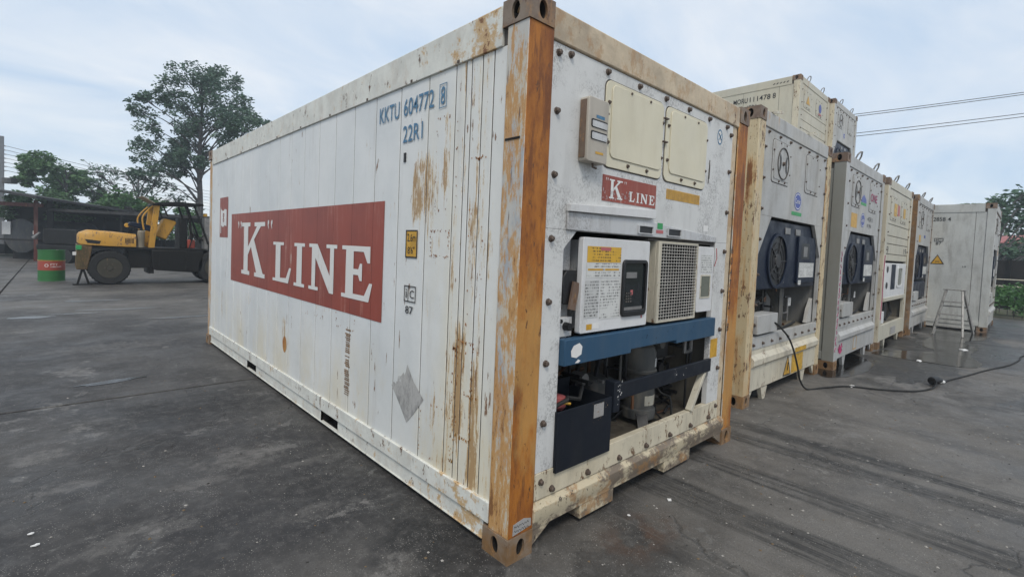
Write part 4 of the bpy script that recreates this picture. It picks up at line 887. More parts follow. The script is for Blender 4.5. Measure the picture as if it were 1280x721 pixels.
# stack of digits down the right post and a handwritten tape on the left one
mb = MB()
for i, ch in enumerate('604772'): text(mb, ch, 'front', 2.262, 1.49 - i * .085, 2.292, 1.545 - i * .085, -.0015)
text(mb, '8', 'front', 2.262, .895, 2.292, .955, -.0015)
mb.build('post_lettering', 'black_letter', P, smooth=False)
MB().prism([(.028, .128), (.150, .140), (.148, .176), (.100, .190), (.03, .180)], 'xz', -.0022, -.0006).build('tape_note', 'greypatch', P, smooth=False)
mb = MB()
for z0 in (.164, .142):
    pts = [(.036 + i * .0055, -.0032, z0 + .006 * sin(i * 2.1) + random.uniform(0, .006)) for i in range(19)]
    mb.tube(pts, .0009, 4)
mb.build('handwriting', 'black_letter', P)

# ============ carrier-style and ribbed units for the row =================================
def hooks(P, H):
    for x in (.54, 1.66):
        mb = MB(); mb.tube([(x, .03, H - .01), (x, -.0, H + .06), (x + .05, -.02, H + .10), (x + .13, -.02, H + .11), (x + .19, 0, H + .06), (x + .19, .03, H - .01)], .011, 6)
        mb.build('lifting_hook', 'steel', P)
def hatch_disc(P, x0, y):
    hatch(P, x0, 2.24, x0 + .50, 2.665, y, 'front2', 'gasket', .04, .006, .004, (2, 2), SBOLT)
def unit_round(P, H, label3=None, wb=True, cream='cream2'):
    """front with navy cooling box, round fan mouth, hatches; local coordinates, front plane y=.012"""
    y = .012; Wd = 2.438
    MB().prism([(.165, 1.89), (2.273, 1.89), (2.273, H - .154), (.165, H - .154)], 'xz', y, .05).build('front_panel', 'front2', P, .003)
    MB().prism([(.165, .68), (.2, .68), (.2, 1.5), (.50, 1.8895), (.165, 1.8895)], 'xz', y, .05).build('front_stile', 'front2', P, .002)
    MB().prism([(2.273, .68), (2.24, .68), (2.24, 1.5), (1.95, 1.8895), (2.273, 1.8895)], 'xz', y, .05).build('front_stile', 'front2', P, .002)
    MB().box((.165, y - .006, .55), (2.273, .05, .6795)).build('sill_plate', 'front2', P, .003)
    mb = MB(); D = .7
    mb.sheet([(.17, .6), (2.27, .6), (2.27, 1.9), (.17, 1.9)], 'xz', D); mb.sheet([(.05, .6), (D, .6), (D, 1.9), (.05, 1.9)], 'yz', .17); mb.sheet([(.05, .6), (D, .6), (D, 1.9), (.05, 1.9)], 'yz', 2.27)
    mb.sheet([(.17, .05), (2.27, .05), (2.27, D), (.17, D)], 'xy', 1.91); mb.build('cavity_wall', 'bay', P, smooth=False, fix=False)
    MB().box((.17, .045, .60), (2.27, D, .655)).build('cavity_floor', 'inner', P)
    # lower pressed skirt
    mb = MB(); prof = [(.02, .13), (.06, .13), (.06, .548), (.014, .548), (.010, .50), (-.03, .455), (-.03, .40), (.0, .37), (.0, .14)]
    n = len(prof); mb.add([(.16, a, b) for a, b in prof] + [(2.278, a, b) for a, b in prof], [tuple(range(n)), tuple(range(n, 2 * n))] + [(i, (i + 1) % n, n + (i + 1) % n, n + i) for i in range(n)])
    mb.build('lower_skirt', cream, P, .003)
    for xx in (.58, 1.84): MB().prism([(xx - .09, .13), (xx + .09, .13), (xx + .035, .0), (xx - .03, .0)], 'xz', .01, .05).build('skirt_foot', cream, P)
    for x0, x1 in ((.16, .26), (2.278, 2.178)): MB().prism([(x0, .13), (x1, .13), (x0, .02)], 'xz', .012, .04).build('gusset', cream, P)
    # navy box
    poly = [(.24, 1.14), (2.235, 1.14), (2.235, 1.5), (1.94, 1.87), (.52, 1.87), (.24, 1.52)]
    n = 24; ov = ell(.86, 1.44, .28, .28, n)
    mb = MB().prism(poly, 'xz', .055, .45); nb = mb.build('cooling_box', 'navy', P, .01)
    MB().ring(ell(.86, 1.44, .300, .300, 32), ell(.86, 1.44, .265, .265, 32), 'xz', .035, .0545).build('fan_rim', 'navy', nb, .004)
    MB().sheet(ell(.86, 1.44, .27, .27, 32), 'xz', .0535).build('fan_opening', 'black', nb, smooth=False)
    mb = MB(); mb.cone((.86, .053, 1.44), (.86, .036, 1.44), .08, .07, 16)
    for i in range(5):
        a = i * 2 * pi / 5; mb.beam((.86 + .07 * cos(a), .047, 1.44 + .07 * sin(a)), (.86 + .26 * cos(a), .047, 1.44 + .26 * sin(a)), .010, .012, (0, 1, 0))
    mb.build('fan_guard', 'tblackg', nb)
    for rr in (.13, .2): MB().ring(ell(.86, 1.44, rr + .004, rr + .004, 24), ell(.86, 1.44, rr - .004, rr - .004, 24), 'xz', .044, .050).build('guard_ring', 'tblackg', nb)
    for x0 in (1.05, 1.40): MB().box((x0, .045, 1.74), (x0 + .16, .0545, 1.81)).build('vent_slot', 'steel', nb, .004); 
    cb = MB().prism(rrect(1.48, 1.19, 2.13, 1.735, .02), 'xz', .03, .0545).build('control_panel', 'navy', nb, .004)
    label(1.58, 1.47, 1.88, 1.66, 'black', 'screen', .0285, nb); label(1.66, 1.50, 1.80, 1.62, 'steel', 'screen_glass', .0275, nb)
    label(1.52, 1.255, 2.08, 1.43, 'paper', 'instruction_label', .0285, nb)
    label(1.03, 1.20, 1.11, 1.29, 'paper', 'small_label', .0535, nb); label(1.52, 1.17, 1.62, 1.225, 'paper', 'small_label', .0285, nb)
    # lower bay
    if wb: MB().prism(rrect(.21, .705, .77, .895, .01, 2), 'xz', -.02, .14).build('white_junction_box', 'front2', P, .004)
    MB().lathe([(.10, 0), (.13, .02), (.13, .34), (.08, .42)], (1.25, .36, .655), 24).build('compressor', 'compressor', P)
    MB().box((1.42, .18, .66), (1.56, .4, 1.12)).build('support_plate', 'compressor', P, .004)
    MB().box((.62, .25, .72), (.82, .4, 1.08)).build('valve_block', 'cream2', P, .01)
    for pts in ([(.28, .1, .9), (.3, .06, 1.0), (.42, .06, 1.02), (.45, .12, .9)], [(.5, .3, .7), (.7, .2, 1.0), (1.0, .2, 1.05), (1.2, .3, 1.0)], [(.9, .3, .66), (.95, .2, .9), (1.05, .25, 1.1)], [(1.0, .1, .68), (1.3, .1, .67), (1.9, .15, .69)]):
        MB().tube(pts, .015, 6).build('pipe', 'blackrub', P)
    label(1.66, .90, 1.76, 1.0, 'paper', 'gauge_label', .16, P)
    clutter(P, .25, 1.35, .16, .5, .67, 1.12, 16, int(P.location.x * 10)); clutter(P, 1.62, 2.1, .2, .5, .67, 1.12, 7, int(P.location.x * 7))
    MB().prism([(2.05, .68), (2.24, .68), (2.24, .98), (2.12, .85)], 'xz', .06, .10).build('corner_bracket', 'front2', P)
    # hatches with a round vent wheel
    h1 = hatch(P, .41, 2.24, .92, 2.665, y, 'front2', 'gasket', .035, .006, .004); hatch(P, 1.47, 2.24, 1.99, 2.675, y, 'front2', 'gasket', .035, .006, .004)
    MB().ring(ell(.70, 2.45, .165, .165, 28), ell(.70, 2.45, .155, .155, 28), 'xz', -.006, .0005).build('vent_ring', 'gasket', h1)
    for sg in (-1, 1):
        pts = [(.70 + sg * (.045 + .05 * abs(cos(a))) , 2.45 + .085 * sin(a)) for a in [radians(-80 + 20 * i) for i in range(9)]]
        inn = [(.70 + sg * (.03 + .05 * abs(cos(a)) - .0), 2.45 + .075 * sin(a)) for a in [radians(80 - 20 * i) for i in range(9)]]
        MB().sheet([(.70 + sg * (.115 - .05 * cos(t)), 2.45 + .09 * sin(t)) for t in [radians(-70 + 20 * i) for i in range(8)]] + [(.70 + sg * (.145 - .05 * cos(t)), 2.45 + .10 * sin(t)) for t in [radians(70 - 20 * i) for i in range(8)]], 'xz', -.0045).build('vent_slot_mark', 'black', h1, smooth=False)
    MB().cone((.70, .0, 2.45), (.70, -.02, 2.45), .022, .018, 10).build('vent_knob', 'bolt', h1)
    top = H - .19
    bolts(P, [(.28 + i * .315, top) for i in range(7)] + [(.205, z) for z in (2.55, 2.25, 1.95, 1.65, 1.3, 1.0, .8)] + [(2.238, z) for z in (2.62, 2.3, 2.0, 1.65, 1.3, .95, .72)], y)
    bolts(P, [(.2 + i * .25, .60) for i in range(9)], y - .006)
def roundel(P, cx_, cz_, rx, ry):
    o = MB().sheet(ell(cx_, cz_, rx, ry, 28), 'xz', .0105).build('maker_roundel', 'roundel', P, smooth=False)
    MB().ring(ell(cx_, cz_, rx * .9, ry * .86, 28), ell(cx_, cz_, rx * .84, ry * .78, 28), 'xz', .0092, .0102).build('roundel_ring', 'white_letter', o, smooth=False)
    mb = MB(); text(mb, 'Carrier', 'front', cx_ - rx * .66, cz_ - ry * .25, cx_ + rx * .66, cz_ + ry * .3, .0094); mb.build('lettering', 'white_letter', o, smooth=False)
MT['whitedirty'] = paint('dirty white side', (0.50, 0.51, 0.49), rust=0.2, dirt=0.75, yellow=0.15, speck=0.35, dirtcol=(0.27, 0.26, 0.24))
MT['front2'] = paint('white grey front paint', (0.43, 0.43, 0.42), rust=0.22, dirt=0.75, yellow=0.2, speck=0.3, dirtcol=(0.26, 0.245, 0.22))
MT['rib'] = paint('off-white ribbed paint', (0.50, 0.475, 0.39), rust=0.25, dirt=0.6, yellow=0.3, dirtcol=(0.4, 0.36, 0.28))
HC = 2.896; LL = 12.192
def gen_joints(L, n): return [.141] + [.141 + (L - .282) * (i + 1) / n for i in range(n)]
ROW = 'reefer containers lined up side by side along the yard'
pk = [(4.6, 4.95), (7.2, 7.55)]
# --- second container
P = thing('reefer_container', 'cream reefer container with navy cooling unit and black cable hanging out, beside the logo container', 'shipping container', (3.350, .256, 0), 0, ROW)
body(P, LL, HC, gen_joints(LL, 40), 'cream2', 'cream2', 'post_cream2', 'post_cream2', 'cream2', pk, header_m='front2')
unit_round(P, HC); roundel(P, 1.27, 2.115, .125, .10)
label(1.08, 1.955, 1.42, 1.995, 'green', 'green_print', .0105, P)
o = MB().sheet([(1.10, .155), (1.36, .15), (1.245, .385)], 'xz', -.0325 + .031).build('warning_triangle', 'yellowplain', P, smooth=False)
o = MB().sheet([(1.38, .15), (1.78, .15), (1.78, .365), (1.38, .365)], 'xz', -.0015).build('yellow_sign', 'yellow', P, smooth=False)
MB().sheet([(1.38, .40), (1.78, .40), (1.78, .452), (1.38, .452)], 'xz', -.0315).build('yellow_sign', 'yellow', P, smooth=False)
mb = MB(); mb.ring([(1.10, .155), (1.36, .15), (1.245, .385)], [(1.125, .168), (1.335, .164), (1.245, .36)], 'xz', -.003, -.002); mb.beam((1.24, -.003, .21), (1.25, -.003, .30), .001, .014, (0, 1, 0)); mb.build('triangle_border', 'black_letter', P, smooth=False)
for x_ in (.35, 1.5): 
    mb = MB()
    for i in range(3): mb.beam((x_ + i * .09, -.01, HC + .015 + .02 * i), (x_ + i * .09, .20, HC + .015 + .02 * i), .05, .012)
    mb.beam((x_ - .03, -.005, HC + .002), (x_ + .24, -.005, HC + .055), .012, .02); mb.build('roof_bracket', 'cream2', P)
SECOND = P
# --- third container
P = thing('reefer_container', 'grey-sided reefer container with magenta chalk writing up its corner post', 'shipping container', (6.131, .167, 0), 0, ROW)
body(P, LL, HC, gen_joints(LL, 40), 'greyside', 'greyside', 'front2', 'greyside', 'front2', pk, header_m='front2')
unit_round(P, HC, cream='front2'); roundel(P, 1.14, 2.085, .13, .105); hooks(P, HC)
label(.46, 1.95, .80, 2.15, 'yellowplain', 'orange_sign', .0105, P)
o = label(.95, 2.30, 1.30, 2.34, 'green', 'green_swoosh', .0105, P); MB().sheet([(.95, 2.345), (1.30, 2.345), (1.28, 2.40), (1.12, 2.46), (1.0, 2.40)], 'xz', .0105).build('blue_swoosh', 'roundel', P, smooth=False)
mb = MB(); text(mb, 'ONE', 'front', 1.50, 2.40, 1.93, 2.52, -.0035); mb.build('lettering', 'magenta', P, smooth=False)
mb = MB(); text(mb, '45R1', 'front', 1.43, 2.09, 1.78, 2.16, .0105); text(mb, '87 JPN', 'front', 1.43, 1.98, 1.70, 2.05, .0105); mb.build('lettering', 'black_letter', P, smooth=False)
mb = MB()
for i in range(17):
    z = .24 + i * .081
    pts = [(.03 + .05 * random.random(), -.003, z + .06 * j / 4 + random.uniform(-.01, .01)) for j in range(5)]
    mb.tube(pts, .0045, 4)
struct(mb.build('chalk_writing', 'magenta', P), 'stuff')
mb = MB(); mb.tube([(.20, -.008, .25), (.24, -.008, .33), (.22, -.008, .22), (.30, -.008, .30), (.36, -.008, .24), (.28, -.008, .2), (.34, -.008, .34)], .006, 4); mb.tube([(.18, -.008, .28), (.40, -.008, .29)], .006, 4); mb.build('chalk_scribble', 'magenta', P)
mb = MB(); mb.ring([(1.02, .17), (1.22, .17), (1.22, .33), (1.12, .42), (1.02, .33)], [(1.035, .185), (1.205, .185), (1.205, .325), (1.12, .40), (1.035, .325)], 'xz', -.003, -.002); mb.build('warning_outline', 'yellowplain', P, smooth=False)
# --- fourth: ribbed
def unit_ribbed(P, H, bay=True, small=True):
    y = .012; ribs = [2.14, 1.94, 1.80, 1.62] if bay else [2.14, 1.90, 1.71, 1.5, 1.3, 1.1, .9, .7]
    z1 = H - .154
    edges = [z1] + ribs + ([1.50] if bay else [.5])
    for a, b in zip(edges[:-1], edges[1:]):
        MB().box((.165, y, b + .012), (2.273, .05, a)).build('front_panel', 'rib', P, .003)
        MB().box((.165, y + .012, b), (2.273, .05, b + .0118)).build('panel_groove', 'gasket', P)
    for x0 in (.34, 1.30): hatch(P, x0, 2.22, x0 + .58, 2.62, y, 'rib', 'gasket', .04, .005, .004)
    MB().box((.16, -.002, .13), (2.278, .05, .4)).build('lower_skirt', 'rib', P, .006)
    for xx in (.58, 1.84): MB().prism([(xx - .09, .13), (xx + .09, .13), (xx + .035, .0), (xx - .03, .0)], 'xz', .01, .05).build('skirt_foot', 'rib', P)
    bolts(P, [(.205, z) for z in (2.6, 2.3, 2.0, 1.7)] + [(2.238, z) for z in (2.6, 2.3, 2.0, 1.7)], y)
    if bay:
        for x0, x1 in ((.165, .20), (2.22, 2.273)): MB().box((x0, y, .401), (x1, .05, 1.5115)).build('front_stile', 'rib', P)
        mb = MB(); D = .6
        mb.sheet([(.17, .38), (2.27, .38), (2.27, 1.52), (.17, 1.52)], 'xz', D); mb.sheet([(.05, .38), (D, .38), (D, 1.52), (.05, 1.52)], 'yz', .17); mb.sheet([(.05, .38), (D, .38), (D, 1.52), (.05, 1.52)], 'yz', 2.27); mb.sheet([(.17, .05), (2.27, .05), (2.27, D), (.17, D)], 'xy', .402)
        mb.build('cavity_wall', 'inner', P, smooth=False, fix=False)
        cb = MB().box((.21, .0, .86), (2.21, .3, 1.47)).build('control_cabinet', 'whitebox', P, .01)
        label(.74, 1.0, 1.14, 1.45, 'navy', 'dark_window', -.002, cb); 
        w_ = MB().ring(rrect(1.32, 1.02, 1.80, 1.42, .05), rrect(1.36, 1.06, 1.76, 1.38, .04), 'xz', -.012, -.001).build('slot_frame', 'whitebox', cb); MB().sheet(rrect(1.36, 1.06, 1.76, 1.38, .04), 'xz', -.003).build('slot_window', 'olive', w_, smooth=False)
        for zz in (1.36, 1.08): MB().sheet(ell(.40, zz, .09, .06, 16), 'xz', -.002).build('round_gauge', 'black', cb, smooth=False)
        MB().box((.21, -.01, .80), (2.21, .04, .87)).build('cabinet_ledge', 'rib', P, .006)
        MB().lathe([(.1, 0), (.14, .02), (.14, .3), (.08, .36)], (1.05, .3, .405), 20).build('compressor', 'compressor', P)
        MB().box((1.3, .15, .41), (1.55, .4, .72)).build('motor_block', 'black', P, .02)
        MB().box((.2, .02, .41), (.5, .2, .62)).build('junction_box', 'whitebox', P, .01)
        for pts in ([(.5, .2, .42), (.7, .1, .6), (1.0, .15, .74), (1.5, .2, .76)], [(1.1, .1, .42), (1.3, .05, .55), (1.25, .1, .78)]): MB().tube(pts, .02, 6).build('pipe', 'blackrub', P)
    else:
        MB().box((.165, y, .401), (2.273, .05, .512)).build('front_panel', 'rib', P, .003)
P = thing('reefer_container', 'off-white container with horizontally ribbed front and white control cabinet, standing on the ground', 'shipping container', (8.718, .136, 0), 0, ROW)
body(P, LL, HC, gen_joints(LL, 40), 'rib', 'rib', 'rib', 'cream', 'rib', pk, header_m='rib', cast=('casting', 'casting_dark'))
unit_ribbed(P, HC); hooks(P, HC)
label(.60, 2.30, .86, 2.52, 'yellow', 'yellow_label', .0, P); label(1.5, 2.32, 1.72, 2.5, 'yellow', 'yellow_label', .0, P); label(1.0, 2.33, 1.2, 2.52, 'redtext', 'red_label', .0105, P)
mb = MB(); text(mb, '9', 'front', .25, 1.64, .40, 1.76, .0105); mb.build('lettering', 'black_letter', P, smooth=False)
mb = MB(); text(mb, '19', 'front', 1.85, 1.64, 2.15, 1.76, .0105); mb.build('lettering', 'black_letter', P, smooth=False)
MB().prism([(1.0, .16), (1.5, .16), (1.5, .3), (1.0, .3)], 'xz', -.004, -.0022).build('grey_patch', 'greypatch', P, smooth=False)
mb = MB(); mb.tube([(.06, -.003, .5), (.09, -.003, .9), (.05, -.003, 1.2), (.08, -.003, 1.6)], .008, 4); mb.build('chalk_writing', 'magenta', P)
# --- fifth
P = thing('reefer_container', 'white reefer container with rusty brown side, last before the one behind the stepladder', 'shipping container', (11.487, .094, 0), 0, ROW)
body(P, LL, HC, gen_joints(LL, 40), 'cream', 'cream', 'front2', 'casting', 'front2', pk, header_m='front2')
unit_round(P, HC, cream='front2'); hooks(P, HC)
MB().box((.25, .03, .70), (2.1, .2, 1.10)).build('machinery_cover', 'navy', P, .05)
label(1.2, 2.06, 1.4, 2.12, 'roundel', 'blue_label', .0105, P); label(.5, 1.95, .75, 2.1, 'yellowplain', 'yellow_label', .0105, P)
# --- sixth, sticking out with its side to us
P = thing('reefer_container', 'scuffed white container behind the stepladder with an orange warning triangle on its long side', 'shipping container', (13.837, -.949, 0), 0, ROW)
body(P, LL, HC, [.141, .32, 1.2, 2.2] + [2.2 + (LL - 2.341) * (i + 1) / 12 for i in range(12)], 'whitedirty', 'whitedirty', 'whitedirty', 'whitedirty', 'whitedirty', pk, header_m='front2', cast=('casting_dark', 'casting_dark'))
unit_round(P, HC, cream='front2')
mb = MB(); text(mb, '2858', 'side', 1.045, 2.51, .83, 2.60, XR); text(mb, '4', 'side', .79, 2.51, .735, 2.60, XR); text(mb, '1.9', 'side', .48, 1.44, .42, 1.48, XR)
mb.ring([(1.0, 2.03), (.84, 2.03), (.84, 2.11), (1.0, 2.11)], [(.99, 2.04), (.85, 2.04), (.85, 2.10), (.99, 2.10)], 'yz', XR, XR + .001); text(mb, 'iC', 'side', .97, 2.045, .87, 2.095, XR); text(mb, '87', 'side', .97, 1.95, .87, 2.02, XR)
mb.build('lettering', 'black_letter', P, smooth=False)
MB().sheet([(1.045, 1.50), (.795, 1.50), (.92, 1.725)], 'yz', .008).build('warning_triangle', 'yellowplain', P, smooth=False)
mb = MB(); mb.ring([(1.045, 1.50), (.795, 1.50), (.92, 1.725)], [(1.018, 1.513), (.822, 1.513), (.92, 1.70)], 'yz', XR, XR + .001); mb.box((XR, .88, 1.55), (XR + .001, .96, 1.565)); mb.build('triangle_border', 'black_letter', P, smooth=False)
# --- stacked ones
P = thing('reefer_container', 'white ribbed container stacked above the row, marked MORU 1114788 on its side', 'shipping container', (11.321, 2.359, HC + .01), 0, 'containers stacked on top of the row')
body(P, LL, HC, [.141, .45] + [.45 + (LL - .591) * (i + 1) / 14 for i in range(14)], 'rib', 'rib', 'rib', 'cream', 'rib', pk, header_m='rib')
unit_ribbed(P, HC, bay=False); hooks(P, HC)
mb = MB(); text(mb, 'MORU', 'side', 1.52, 2.45, 1.17, 2.575, XR); text(mb, '111478', 'side', 1.12, 2.45, .64, 2.575, XR); text(mb, '8', 'side', .59, 2.45, .52, 2.575, XR); text(mb, '45R1', 'side', 1.2, 2.25, .96, 2.38, XR); mb.build('lettering', 'black_letter', P, smooth=False)
mb = MB()
for i in range(5): a = .60 - i * .075; mb.add([(-.002, a, 2.765), (-.002, a - .03, 2.765), (-.002, a - .06, 2.80), (-.002, a - .03, 2.80)], [(0, 1, 2, 3)])
mb.build('hazard_stripes', 'black_letter', P, smooth=False)
MB().sheet([(.50, 2.33), (.78, 2.33), (.64, 2.54)], 'xz', -.004).build('warning_triangle', 'yellowplain', P, smooth=False)
MB().sheet(ell(1.62, 2.44, .11, .11, 20), 'xz', -.004).build('round_label', 'roundel', P, smooth=False); label(1.5, 2.27, 1.75, 2.31, 'redtext', 'red_label', -.004, P)
P = thing('reefer_container', 'stacked white container with navy cooling unit, right of the one marked MORU', 'shipping container', (13.80, 2.25, HC + .01), 0, 'containers stacked on top of the row')
body(P, LL, HC, gen_joints(LL, 20), 'rib', 'rib', 'front2', 'cream', 'front2', pk, header_m='front2')
unit_round(P, HC, cream='front2'); hooks(P, HC); roundel(P, 1.15, 2.11, .1, .08)

# ------------------------------------------------------------ loose things on the ground
def spline(pts, n=6):
    pts = [Vector(p) for p in pts]; q = []
    for i in range(len(pts) - 1):
        p0, p1, p2, p3 = (pts[min(max(i + d, 0), len(pts) - 1)] for d in (-1, 0, 1, 2))
        for k in range(n):
            t = k / n; q.append(0.5 * ((2 * p1) + (p2 - p0) * t + (2 * p0 - 5 * p1 + 4 * p2 - p3) * t * t + (3 * p1 - 3 * p2 + p3 - p0) * t ** 3))
    return q + [pts[-1]]
c1 = thing('power_cable', 'black power cable hanging from the cream container and running over the concrete to a plug', 'cable', (4.85, .2, 0))
pts = [(3.95, .30, .80), (4.05, .235, .79), (4.25, .21, .69), (4.36, .185, .60), (4.43, .155, .47), (4.50, .13, .30), (4.60, .12, .12), (4.72, .08, .012), (4.95, -.02, .012), (5.29, -.18, .012), (5.47, -.46, .012), (5.72, -.71, .012), (6.0, -.82, .014), (6.2, -.86, .03), (6.33, -.85, .05)]
MB().tube([Vector(p) - Vector((4.85, .2, 0)) for p in spline(pts)], .0095, 8).build('cable', 'blackrub', c1)
mb = MB(); b0 = Vector((6.33, -.85, .065)) - Vector((4.85, .2, 0)); d = Vector((.55, -.12, 0)).normalized()
d = Vector((-.5, .25, 0)).normalized()
mb.lathe([(.015, -.08), (.028, -.065), (.032, -.015), (.048, 0), (.050, .04), (.045, .09), (.024, .095)], (0, 0, 0), 18, 'x')
a = math.atan2(.22, -.45); mb.v = [(x * cos(a) - y * sin(a) + b0.x + .06, x * sin(a) + y * cos(a) + b0.y, z + b0.z) for x, y, z in mb.v]
mb.build('plug', 'black', c1)
c2 = thing('extension_cable', 'thin black cable lying from beside the plug off towards the right', 'cable', (6.7, -.88, 0))
pts = [(6.58, -.88, .012), (6.9, -.93, .010), (7.49, -1.06, .010), (8.0, -1.16, .010), (8.4, -1.25, .010), (9.08, -1.41, .010), (9.8, -1.50, .010), (10.6, -1.58, .010), (12.5, -2.2, .010)]
MB().tube([Vector(p) - Vector((6.7, -.88, 0)) for p in spline(pts)], .010, 6).build('cable', 'blackrub', c2)
MB().tube([Vector(p) - Vector((6.7, -.88, 0)) for p in spline([(6.38, -.80, .03), (6.50, -.85, .03), (6.66, -.89, .014)])], .020, 8).build('cable_sleeve', 'white_letter', c2)
def scrap(x, y, sx, sy, label_, name='paper_scrap'):
    n = 8; mb = MB(); vs = [(0, 0, min(.018, sx * .35))] + [(sx * cos(a) * random.uniform(.5, 1.1), sy * sin(a) * random.uniform(.5, 1.1), min(.3 * sx, random.uniform(.003, .014))) for a in [i * 2 * pi / n for i in range(n)]]
    bt = [(v[0], v[1], .001) for v in vs[1:]]
    mb.add(vs + bt, [(0, i + 1, (i + 1) % n + 1) for i in range(n)] + [(i + 1, n + i + 1, n + (i + 1) % n + 1, (i + 1) % n + 1) for i in range(n)] + [tuple(range(n + 1, 2 * n + 1))[::-1]])
    o = mb.build(name, 'white_letter', None, loc=(x, y, .004), smooth=False); tag(o, label_, 'litter', 'white scraps of paper on the ground')
scrap(10.2, -.83, .13, .07, 'white scrap of paper lying in the puddle in front of the stepladder')
scrap(8.12, -.48, .10, .04, 'thin white scrap at the edge of the puddle, along the slab joint')
scrap(5.36, -.21, .08, .03, 'white scrap touching the cable in front of the grey-sided container')
scrap(1.16, -.18, .022, .014, 'small white paper crumb on the concrete under the near container front')
scrap(.82, -.12, .012, .010, 'tiny white crumb nearest the rusty corner casting')
scrap(-1.62, 1.60, .016, .010, 'white flake on dark concrete at the lower left edge of the picture')
scrap(-1.60, 1.47, .020, .009, 'lower of two white flakes at the bottom left corner')

# step ladder
P = thing('step_ladder', 'grey aluminium stepladder standing open in the puddle before the white container', 'ladder', (12.25, -.45, 0))
A0, B0, C0, D0 = Vector((0, .24, 0)), Vector((0, -.22, 0)), Vector((1.0, -.32, 0)), Vector((1.0, .34, 0))
At, Bt, Ct, Dt = Vector((.42, .12, .95)), Vector((.42, -.14, .95)), Vector((.56, -.15, .94)), Vector((.56, .13, .94))
MT['alu'] = plain('worn aluminium', (0.34, 0.33, 0.31), 0.5, 0.3, var=0.4, sc=20)
for p, q in ((A0, At), (B0, Bt), (C0, Ct), (D0, Dt)):
    MB().beam(p, q, .035, .05).build('rail', 'alu', P, .003)
for t in (.20, .46, .74):
    a, b = A0.lerp(At, t), B0.lerp(Bt, t); MB().beam(a, b, .09, .025).build('step', 'alu', P, .003)
for t in (.30, .62): MB().beam(C0.lerp(Ct, t), D0.lerp(Dt, t), .02, .03).build('brace', 'alu', P)
MB().box((.38, -.19, .945), (.62, .17, .97)).build('top_cap', 'alu', P, .006)
for a, b in ((A0.lerp(At, .6), D0.lerp(Dt, .6)), (B0.lerp(Bt, .6), C0.lerp(Ct, .6))): MB().beam(a, b, .01, .02).build('spreader', 'alu', P)

# drum
P = thing('oil_drum', 'green oil drum with red band standing alone left of the yellow truck', 'barrel', (-1.62, 17.35, 0))
MT['drumgreen'] = paint('green drum paint', (0.035, 0.15, 0.045), rust=0.1, dirt=0.35, yellow=0, dirtcol=(0.05, 0.07, 0.04)); MT['drumred'] = paint('red drum paint', (0.32, 0.05, 0.03), rust=0.1, dirt=0.3, yellow=0)
R = .292
mb = MB().lathe([(R - .02, .01), (R - .02, 0), (R + .006, 0), (R + .006, .018), (R, .025), (R, .28), (R + .009, .292), (R, .304)], (0, 0, 0), 32); mb.cur = 1
mb.lathe([(R - .001, .304), (R + .001, .32), (R + .001, .57), (R - .001, .585)], (0, 0, 0), 32); mb.cur = 0
mb.lathe([(R, .585), (R + .009, .597), (R, .609), (R, .855), (R + .006, .862), (R + .006, .88), (R - .01, .88), (R - .012, .866), (.02, .866)], (0, 0, 0), 32)
mb.build('drum_body', ['drumgreen', 'drumred'], P)
MB().lathe([(R + .0095, .575), (R + .0095, .588)], (0, 0, 0), 32).build('band_line', 'yellowplain', P)
mb = MB(); vs, fs = text_mesh('O')
def wrap(mb, s, a0, a1, z0, z1):
    vs, fs = text_mesh(s); mb.add([((R + .004) * cos(a0 + (a1 - a0) * p[0]), (R + .004) * sin(a0 + (a1 - a0) * p[0]), z0 + (z1 - z0) * p[1]) for p in vs], fs)
fa = math.atan2(-1.5527 - 17.35, -1.536 + 1.62)
wrap(mb, 'O', fa - .52, fa - .22, .40, .49); wrap(mb, 'PTT', fa - .08, fa + .45, .45, .50); wrap(mb, 'LUBRICANTS', fa - .08, fa + .75, .39, .43)
mb.v = mb.v; mb.build('drum_lettering', 'white_letter', P, smooth=False)
MB().cone((.12, .1, .866), (.12, .1, .884), .03, .03, 12).build('bung_cap', 'steel', P)

# ------------------------------------------------------------ yellow yard truck, stripped
P = thing('yard_truck', 'old yellow and black industrial truck with open roof frame, parked behind the near container', 'forklift', (0, 15.6, 0))
MT['tyellow'] = paint('faded yellow machine paint', (0.50, 0.255, 0.025), rust=0.15, dirt=0.35, yellow=0.1, chips=0.5, dirtcol=(0.16, 0.11, 0.05)); MT['tblack'] = paint('greasy black steel', (0.010, 0.0095, 0.009), rust=0.05, dirt=0.3, yellow=0, dirtcol=(0.03, 0.027, 0.024))
MT['rimm'] = paint('dirty rim', (0.060, 0.055, 0.042), rust=0.2, dirt=0.5, yellow=0, dirtcol=(0.03, 0.025, 0.02)); MT['cwt'] = paint('dirty counterweight', (0.12, 0.085, 0.035), rust=0.3, dirt=0.8, yellow=0, dirtcol=(0.03, 0.026, 0.02), chips=1.0)
MT['canister'] = paint('pale canister', (0.22, 0.19, 0.14), rust=0.2, dirt=0.5)
Wt = 1.25
def loftx(secs):
    """sections: (x, [(y,z)...])"""
    mb = MB(); n = len(secs[0][1]); vs = [(x, a, b) for x, pr in secs for a, b in pr]
    fs = [(i * n + k, i * n + (k + 1) % n, (i + 1) * n + (k + 1) % n, (i + 1) * n + k) for i in range(len(secs) - 1) for k in range(n)]
    fs += [tuple(range(n)), tuple(range((len(secs) - 1) * n, len(secs) * n))]; return mb.add(vs, fs)
def hs(z0, z1, y0, y1, c): return [(y0, z0), (y0, z1 - c), (y0 + c * .4, z1 - c * .3), (y0 + c * 1.4, z1), (y1 - c * 1.4, z1), (y1 - c * .4, z1 - c * .3), (y1, z1 - c), (y1, z0)]
